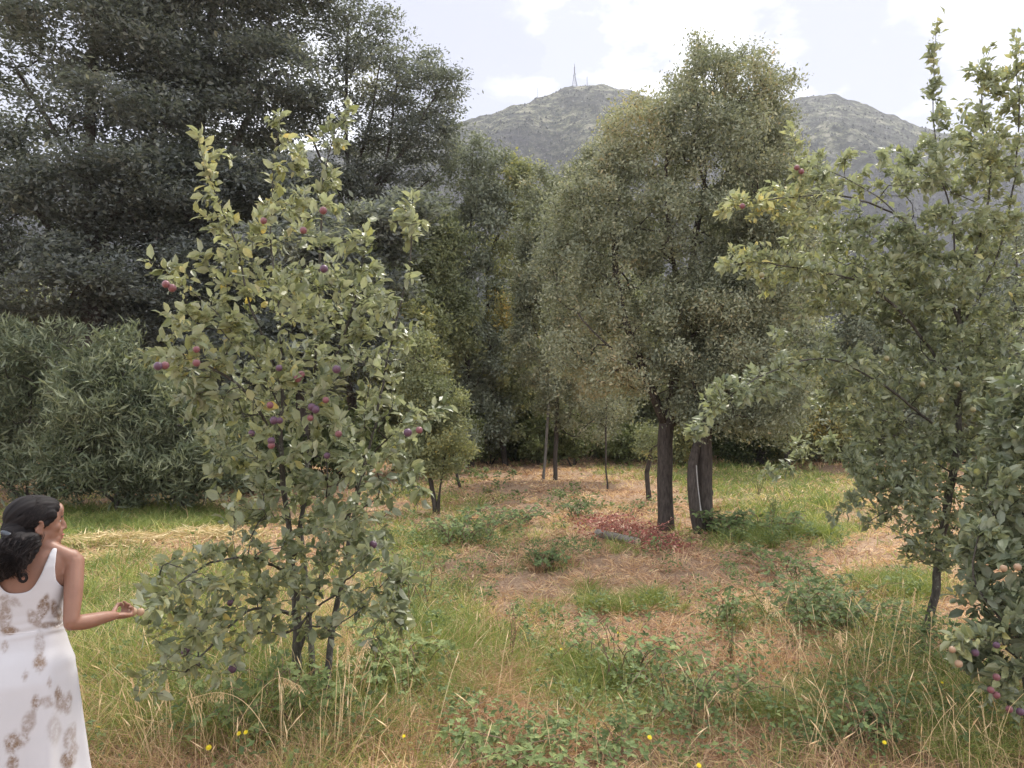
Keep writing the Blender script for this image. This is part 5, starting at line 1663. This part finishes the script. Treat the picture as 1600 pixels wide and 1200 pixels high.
def woman():
    # local frame: x right in the picture, y away from the camera, z up; origin between the feet
    origin = np.array([WX, WY, WG0])
    L = lambda px, py, Y: at(px, py, Y) - origin
    root = empty('person', tuple(origin))
    tag(root, 'woman in a white sleeveless dress with brown leaf prints seen from behind holding fruit', 'person')
    a_ = math.radians(17)
    BZ = np.array([[math.cos(a_), -math.sin(a_), 0], [math.sin(a_), math.cos(a_), 0], [0, 0, 1]])
    A = Acc()
    loft(A, [ring_pts(z, 28) for z in np.linspace(.78, 1.40, 40)])
    # shoulders, trapezius, neck
    shR, shL = np.array([.166, .006, 1.352]), np.array([-.166, .006, 1.352])
    for s in (1, -1):
        limb(A, [[s * .03, -.005, 1.435], [s * .085, -.006, 1.392], [s * .150, .0, 1.352]], [.038, .031, .035])
        ellipsoid(A, (s * .161, .004, 1.335), (.040, .040, .050))
        ellipsoid(A, (s * .080, -.052, 1.27), (.045, .022, .07))      # shoulder blades
        ellipsoid(A, (s * .07, .075, 1.245), (.055, .045, .055))       # chest
        ellipsoid(A, (s * .07, -.06, .90), (.075, .055, .08))        # seat
    limb(A, [[0, -.012, 1.36], [.004, .0, 1.44], [.016, .02, 1.51]], [.062, .051, .050])
    # left arm hanging
    elL = np.array([-.235, -.01, 1.09]); wrL = np.array([-.25, .06, .86])
    limb(A, [shL + [-.012, 0, -.01], (shL + elL) / 2 + [-.006, 0, 0], elL], [.043, .038, .034])
    limb(A, [elL, elL + (wrL - elL) * .35, wrL], [.035, .035, .0215])
    hand(A, wrL, [-.02, .12, -1], [1, .1, 0], [.1, 1, 0], .45, .05, .5)
    # legs
    for s in (1, -1):
        x = .085 * s
        limb(A, [[x, 0, .85], [x * .98, .005, .66], [x * .95, .01, .48]], [.086, .072, .052])
        limb(A, [[x * .95, .01, .48], [x * .95, -.012, .34], [x * .95, -.005, .10]], [.052, .052, .034])
        ellipsoid(A, (x, -.02, .04), (.032, .04, .042)); ellipsoid(A, (x * 1.05, .05, .035), (.036, .085, .034)); ellipsoid(A, (x * 1.1, .12, .022), (.042, .05, .022))
        for k in range(5): limb(A, [[x * 1.1 + (k - 2) * .016, .14, .018], [x * 1.1 + (k - 2) * .018, .172 - abs(k - (3 if s < 0 else 1)) * .006, .014]], [.011, .009], 8)
    A.V = [v @ BZ.T for v in A.V]; shR = BZ @ shR
    # right arm bent, reaching to the branch
    elb = L(111, 974, 3.07)
    wr = L(177, 962, 3.245)
    limb(A, [shR + [.006, 0, -.02], (shR + elb) / 2 + [.006, 0, .0], elb + [0, 0, .01]], [.038, .036, .029])
    limb(A, [elb, elb + (wr - elb) * .35 + [0, 0, -.004], elb + (wr - elb) * .75, wr], [.028, .032, .0255, .0200])
    fwd = nrm(L(205, 962, 3.36) - wr)
    hand(A, wr + fwd * .005, fwd, [-.15, -.1, 1.0], [-.5, -.2, .6], 1.45, .02, 1.0)
    # head
    hc = L(58, 818, 3.115)
    yaw = math.radians(43)
    Rh = np.array([[math.cos(yaw), -math.sin(yaw), 0], [math.sin(yaw), math.cos(yaw), 0], [0, 0, 1]])
    tilt = math.radians(2)
    Rt = np.array([[math.cos(tilt), 0, math.sin(tilt)], [0, 1, 0], [-math.sin(tilt), 0, math.cos(tilt)]])
    Rh = Rh @ Rt
    HS = .94
    H = lambda x, y, z: hc + Rh @ np.array([x, y, z]) * HS
    E = lambda c, r, nu=18, nv=12, ac=A: ellipsoid(ac, H(*c), np.array(r) * HS, Rh, nu, nv)
    E((-.012, 0, .03), (.097, .075, .088)); E((.03, 0, .02), (.062, .066, .075)); E((.038, 0, -.035), (.054, .054, .066))
    E((.052, 0, -.085), (.038, .034, .024)); E((.052, 0, -.07), (.045, .046, .034)); E((.078, 0, -.096), (.020, .023, .019))       # jaw, chin
    E((.078, 0, .052), (.020, .045, .034)); E((.084, 0, .030), (.013, .040, .010))           # forehead, brow
    E((.092, 0, .004), (.011, .009, .030)); E((.099, 0, -.012), (.014, .010, .020)); E((.103, 0, -.023), (.015, .010, .010)); E((.096, .009, -.026), (.010, .008, .007)); E((.096, -.009, -.026), (.010, .008, .007)); E((.082, 0, -.045), (.018, .028, .03))
    E((.092, 0, -.054), (.013, .021, .0065)); E((.090, 0, -.065), (.012, .018, .0065))        # lips
    for s in (1, -1):
        E((.058, s * .036, -.014), (.026, .022, .026)); E((.0, s * .050, -.055), (.03, .012, .04))
        # ear: rim and lobe
        for t in np.linspace(-.4, 4.4, 14):
            E((-.004 + .014 * math.sin(t) - .003, s * (.079 + .004 * math.cos(t)), -.008 + .027 * math.cos(t)), (.0058, .0055, .0058), 8, 6)
        E((.002, s * .076, -.034), (.010, .006, .011), 8, 6); E((-.002, s * .074, -.008), (.014, .005, .024), 10, 8)
    body = remesh(A, .0048, 4, skin_mat(), 'body')
    b = mk_obj('body', body); b.parent = root
    # eyes
    em = plain_mat('eye_white', (.40, .37, .35), .25, .05, 10, spec=.5); im = plain_mat('iris', (.05, .03, .02), .2, .1, 10, spec=.6)
    lm = plain_mat('lips', (.40, .13, .11), .5, .1, 40)
    for s in (1, -1):
        a = Acc(); ellipsoid(a, H(.0735, s * .031, .009), (.0095, .011, .0075), Rh, 12, 8); o = a.build('eye', em, None, smooth=True); o.parent = root
        a = Acc(); ellipsoid(a, H(.0812, s * .031, .009), (.0028, .0045, .0045), Rh, 10, 6); i = a.build('iris', im, None, smooth=True); i.parent = o
        a = Acc(); tube(a, [H(.087, s * .016, .026), H(.089, s * .03, .031), H(.080, s * .047, .027)], [.002, .003, .0015], 6); i = a.build('eyebrow', M['brow'], None); i.parent = root
    a = Acc(); ellipsoid(a, H(.0925, 0, -.0535), (.0135, .019, .0058), Rh, 12, 8); ellipsoid(a, H(.0905, 0, -.0655), (.0127, .0165, .0062), Rh, 12, 8)
    o = a.build('lips', lm, None, smooth=True); o.parent = root

    # hair: cap, tied low at the back, mass falling over the left of the back
    hm = hair_mat()
    C = Acc()
    E((-.028, 0, .033), (.099, .083, .090), ac=C); E((-.002, 0, .066), (.076, .070, .056), ac=C); E((-.05, 0, -.01), (.066, .074, .070), ac=C)
    E((.034, .0, .064), (.051, .066, .046), ac=C)
    for s in (1, -1): E((.028, s * .060, .040), (.034, .019, .038), ac=C); E((.018, s * .067, .006), (.014, .010, .020), ac=C)
    E((-.045, -.03, -.055), (.050, .052, .045), ac=C); E((-.02, .03, -.06), (.04, .04, .035), ac=C)
    clip = L(22, 835, 3.02)
    limb(C, [H(-.085, 0, -.02), clip, L(18, 858, 2.99)], [.045, .038, .052])
    limb(C, [L(18, 855, 2.99), L(14, 872, 2.985), L(6, 888, 2.985), L(-6, 904, 2.99)], [.052, .056, .046, .022])
    limb(C, [L(30, 850, 3.0), L(38, 868, 2.995), L(34, 884, 2.99)], [.05, .042, .018])
    limb(C, [L(48, 846, 3.02), L(52, 858, 3.0), L(46, 872, 2.99)], [.036, .024, .012])
    cap = remesh(C, .0055, 5, hm, 'hair')
    n = len(cap.vertices)
    co = np.zeros(n * 3); cap.vertices.foreach_get('co', co); co = co.reshape(-1, 3)
    nr = np.zeros(n * 3); cap.vertices.foreach_get('normal', nr); nr = nr.reshape(-1, 3)
    rel = (co - hc) @ Rh / HS
    ang = np.arctan2(rel[:, 2] + .02, rel[:, 1] + .001) * 16 + rel[:, 0] * 12
    wav = np.sin(ang) * .0014 + np.sin(ang * 2.3 + rel[:, 0] * 60) * .0010
    lowm = rel[:, 2] < -.04
    wav = np.where(lowm, np.sin(co[:, 0] * 330 + np.sin(co[:, 2] * 60) * 2.) * .0028 + np.sin(co[:, 2] * 210 + co[:, 0] * 160) * .002, wav)
    co += nr * wav[:, None]
    cap.vertices.foreach_set('co', co.ravel())
    ca = cap.attributes.new('tint', 'FLOAT', 'POINT')
    ca.data.foreach_set('value', np.clip(.35 + wav * 130, 0, 1).astype(np.float32))
    o = mk_obj('hair', cap); o.parent = root; hairo = o
    # strands laid over the cap and hanging free
    rng = np.random.default_rng(2)
    s_ = Acc()
    cl_l = Rh.T @ (clip - hc) / HS
    for i in range(1100):
        th = rng.uniform(-1.35, 1.35); st = rng.uniform(0, .5)
        p0 = np.array([.066 - .02 * abs(th) - st * .09, math.sin(th) * .070, .028 + .076 * math.cos(th)])
        pts = []
        for t in np.linspace(0, 1, 9):
            p = p0 * (1 - t) + cl_l * t
            q = (p - np.array([-.022, 0, .028])) / np.array([.100, .086, .096])
            l = np.linalg.norm(q)
            if l < 1.0: p = np.array([-.022, 0, .028]) + q / max(l, .05) * np.array([.100, .086, .096]) * rng.uniform(.97, 1.003)
            pts.append(hc + Rh @ p * HS)
        tube(s_, pts, np.linspace(.0014, .0009, 9), 3, tint=rng.uniform(.0, 1) ** 1.5, cap=False)
    for i in range(750):
        st = [L(20, 842, 2.98), L(34, 850, 2.975), L(50, 848, 2.99)][rng.integers(3)] + rng.normal(0, .011, 3)
        end = L(rng.uniform(-15, 42), rng.uniform(870, 905), rng.uniform(2.94, 3.0))
        ph = rng.uniform(0, 6.28); am = rng.uniform(.003, .010)
        pts = [st * (1 - t) + end * t + np.array([math.sin(ph + t * 9) * am, -abs(math.sin(t * 3.14)) * .03 + math.cos(ph + t * 8) * am, 0]) for t in np.linspace(0, 1, 12)]
        tube(s_, pts, np.linspace(.0013, .0006, 12), 3, tint=rng.uniform(0, 1), cap=False)
    # the curl
    for i in range(26):
        off = rng.normal(0, .0022, 3)
        c = L(36, 903, 2.965); tt = np.linspace(0, 2 * math.pi * rng.uniform(1.1, 1.5), 22)
        r = .0135 + rng.normal(0, .0015)
        pts = [L(31, 882, 2.975) + off, L(30, 892, 2.968) + off] + [c + off + np.array([-math.cos(t) * r, .0, math.sin(t) * r * -1.0]) for t in tt]
        tube(s_, pts, .0011, 3, tint=rng.uniform(0, 1), cap=False)
    for i in range(24):
        p = H(-.0, -.07, -.03) + rng.normal(0, .008, 3); e = p + np.array([-.01 + rng.normal(0, .012), -.01, -.05])
        tube(s_, [p, (p + e) / 2 + [.006, -.004, 0], e], .0007, 3, tint=.4, cap=False)
    o = s_.build('strands', hm, None, smooth=True); o.parent = root; o['kind'] = 'stuff'
    # clip
    a = Acc()
    ellipsoid(a, clip + [0, -.040, .006], (.030, .010, .011), np.array([[.9, 0, .43], [0, 1, 0], [-.43, 0, .9]]), 14, 8)
    for k in range(5): tube(a, [clip + [-.02 + .01 * k, -.047, .006 - .004 * k + .012], clip + [-.022 + .01 * k, -.040, -.016 - .004 * k]], [.0022, .0015], 6)
    o = a.build('hair_clip', plain_mat('clip', (.03, .04, .055), .3, .3, 20, spec=.6), None, smooth=True); o.parent = root

    # dress
    D_ = Acc()
    na = 176
    zs = np.concatenate([np.arange(.28, 1.06, .014), np.arange(1.06, 1.4001, .0048)])
    rings, T = [], np.arange(na) * 2 * math.pi / na
    for z in zs:
        if z >= 1.04:
            r = ring_pts(z, na, .0075)
            # the chest of the body stands out from the sections
            fr = np.exp(-((z - 1.245) / .06) ** 2) * np.clip(np.sin(T), 0, 1) ** 1 * np.exp(-((np.abs(r[:, 0]) - .065) / .06) ** 2)
            r[:, 1] += .032 * fr
            bl = np.exp(-((z - 1.27) / .07) ** 2) * np.clip(-np.sin(T), 0, 1) * np.exp(-((np.abs(r[:, 0]) - .085) / .05) ** 2)
            r[:, 1] -= .006 * bl
            wr_ = .0025 * np.sin(z * 190 + 2.2 * np.sin(T * 2)) * math.exp(-((z - 1.08) / .05) ** 2)
            r[:, :2] *= (1 + wr_[:, None] * 6)
        else:
            # skirt: flared, with soft folds
            h = (1.04 - z) / .76
            rx, ry, cy = sec(max(z, .90), .010)
            flare = max(0, h) ** 1.0 * .125
            rx = max(rx, np.interp(z, [.28, .55, .90, 1.04], [.270, .220, .183, .142])); ry = max(ry, np.interp(z, [.28, .55, .90, 1.04], [.235, .195, .160, .105]))
            c, s = np.cos(T), np.sin(T)
            fo = 1 + min(1, h * 1.6) * (.055 * np.sin(T * 7 + 1.3 + h) + .026 * np.sin(T * 13 + 2 * h) + .012 * np.sin(T * 3 - 1 + 4 * h))
            r = np.stack([c * rx * fo, s * ry * fo + cy * .5 - .006, np.full(na, z)], -1)
            if z > .97:
                q = ring_pts(1.04, na, .0075); k = (z - .97) / .07; k = k * k * (3 - 2 * k)
                q[:, 2] = z; qq = ring_pts(z, na, .010); r = r * (1 - k) + qq * k
        rings.append(r)
    k_ = na; n_ = len(rings)
    V = np.vstack(rings)
    i = np.arange(n_ - 1)[:, None] * k_; j = np.arange(k_)[None]; j2 = (j + 1) % k_
    F = np.stack([i + j, i + j2, i + k_ + j2, i + k_ + j], -1).reshape(-1, 4)
    ax, z = np.abs(V[:, 0]), V[:, 2]
    back = V[:, 1] < 0
    neck = np.where(back, 1.238, 1.262) + .155 * (ax / .097) ** 3.0
    arm = np.interp(z, [1.215, 1.24, 1.28, 1.33, 1.41], [.30, .142, .122, .119, .120])
    # slide the vertices near a hem onto it so the edges are clean curves
    keep = (z < neck + .001) & (ax < arm + .001)
    Fk = F[keep[F].all(1)]
    used = np.unique(Fk); remap = -np.ones(len(V), int); remap[used] = np.arange(len(used))
    V = V[used]; Fk = remap[Fk]
    # relax boundary
    ed = np.vstack([Fk[:, [0, 1]], Fk[:, [1, 2]], Fk[:, [2, 3]], Fk[:, [3, 0]]]); es = np.sort(ed, 1)
    uq, cn = np.unique(es, axis=0, return_counts=True); be = uq[cn == 1]
    nb_ = {}
    for a_, b_ in be:
        nb_.setdefault(a_, []).append(b_); nb_.setdefault(b_, []).append(a_)
    for _ in range(12):
        W = V.copy()
        for v_, ns in nb_.items():
            if len(ns) == 2 and V[v_, 2] > .5: W[v_] = V[v_] * .4 + (V[ns[0]] + V[ns[1]]) * .3
        V = W
    # leaf prints
    bk, fr_ = V[:, 1] < .03, V[:, 1] >= .03
    V = V @ BZ.T
    gx, gy = to_px(V[:, 0] + origin[0], V[:, 1] + origin[1], V[:, 2] + origin[2])
    pr = np.zeros(len(V))
    PR = [(68, 948, 8, 17, 15, .95), (54, 966, 9, 13, -35, .6), (88, 955, 7, 16, -20, .85), (78, 977, 20, 5, 0, .6), (8, 962, 9, 24, 0, .6), (15, 985, 12, 6, 0, .9), (22, 940, 11, 6, 30, .4), (8, 935, 8, 6, 0, .5),
          (62, 1036, 9, 11, 0, 1.), (62, 1008, 7, 20, 0, .4), (40, 1056, 4, 6, 0, .6), (90, 1084, 5, 9, 0, .9), (77, 1067, 3, 7, 0, .5), (56, 1098, 6, 11, 0, .75), (73, 1096, 10, 7, 30, .5), (98, 1100, 11, 14, -30, .6),
          (107, 1092, 5, 9, 0, .6), (45, 1128, 9, 20, 20, .55), (20, 1160, 12, 14, 20, .85), (36, 1155, 8, 8, 0, .6), (20, 1192, 8, 12, 0, .8), (108, 1150, 8, 18, 20, .5), (105, 1188, 10, 13, 0, .9), (84, 1140, 10, 20, 0, .3),
          (115, 1170, 6, 12, 0, .5), (8, 1010, 5, 8, 0, .5), (-20, 960, 10, 20, 20, .7), (-25, 1060, 10, 16, -20, .6), (-15, 1120, 10, 20, 20, .6), (60, 1230, 12, 16, 0, .8), (0, 1240, 12, 16, 20, .7), (110, 1240, 10, 18, -20, .7), (5, 1290, 12, 14, 0, .6), (80, 1290, 12, 14, 0, .7)]
    for (cx, cy, rx, ry, a_, s) in PR:
        a_ = math.radians(a_); dx, dy = gx - cx, gy - cy
        u = dx * math.cos(a_) + dy * math.sin(a_); v = -dx * math.sin(a_) + dy * math.cos(a_)
        rr = np.sqrt((u / rx / (1.05 - .35 * np.clip(np.abs(v / ry), 0, 1))) ** 2 + (v / ry) ** 2)
        pr = np.maximum(pr, min(1, s * 1.25) * np.clip((1.45 - rr) * 2.0, 0, 1) * bk)
    pr = np.where(fr_, np.clip((lump(V[:, 0] * 30, V[:, 2] * 22, 1., 1.) - .35) * 4, 0, .8), pr)
    me = mk_mesh('dress', V, [Fk], cloth_mat(), {'print': pr}, True)
    o = mk_obj('dress', me); o.parent = root
    so = o.modifiers.new('thick', 'SOLIDIFY'); so.thickness = .0022; so.offset = 1
    # waist seam
    a = Acc(); q = ring_pts(1.085, 60, .0088) @ BZ.T; tube(a, np.vstack([q, q[:1]]), .0009, 5, cap=False)
    s = a.build('waist_seam', plain_mat('seam', (.70, .68, .69), .9, .1, 50), None, smooth=True); s.parent = o
    # the two fruits in her fingers
    f1 = bpy.data.objects.new('plum', FM['plum_pale']); COL.objects.link(f1); f1.location = at(207, 956, 3.345); f1.scale = (.0195,) * 3
    tag(f1, 'pale plum held between the fingers of the woman', 'plum', 'fruit in the hand of the woman')
    f2 = bpy.data.objects.new('plum', FM['plum_pale']); COL.objects.link(f2); f2.location = at(219.5, 956, 3.36); f2.scale = (.0165,) * 3
    tag(f2, 'smaller pale plum touching the leaves just beyond the woman fingertips', 'plum', 'fruit in the hand of the woman')
    for f in (f1, f2):
        s = bpy.data.objects.new('stalk', STALK); COL.objects.link(s); s.parent = f


M['brow'] = plain_mat('brow', (.03, .02, .02), .7)
woman()

# ------------------------------------------------------------------ haze
def haze():
    x0, x1, y0, y1, z0, z1 = -1450, 1450, -1450, 1450, -6, 360
    V = [(x, y, z) for z in (z0, z1) for y in (y0, y1) for x in (x0, x1)]
    F = [(0, 2, 3, 1), (4, 5, 7, 6), (0, 1, 5, 4), (2, 6, 7, 3), (0, 4, 6, 2), (1, 3, 7, 5)]
    m = bpy.data.materials.new('haze'); m.use_nodes = True
    t = NT(m.node_tree)
    v = t.n('ShaderNodeVolumePrincipled', {'Color': (.90, .92, 1.0, 1), 'Density': HAZE_DENSITY, 'Anisotropy': .3})
    t.n('ShaderNodeOutputMaterial', {'Volume': v.outputs[0]})
    me = mk_mesh('haze', V, [np.array(F)], m)
    tag(mk_obj('haze', me), 'thin pale haze over the whole valley', kind='stuff')


haze()
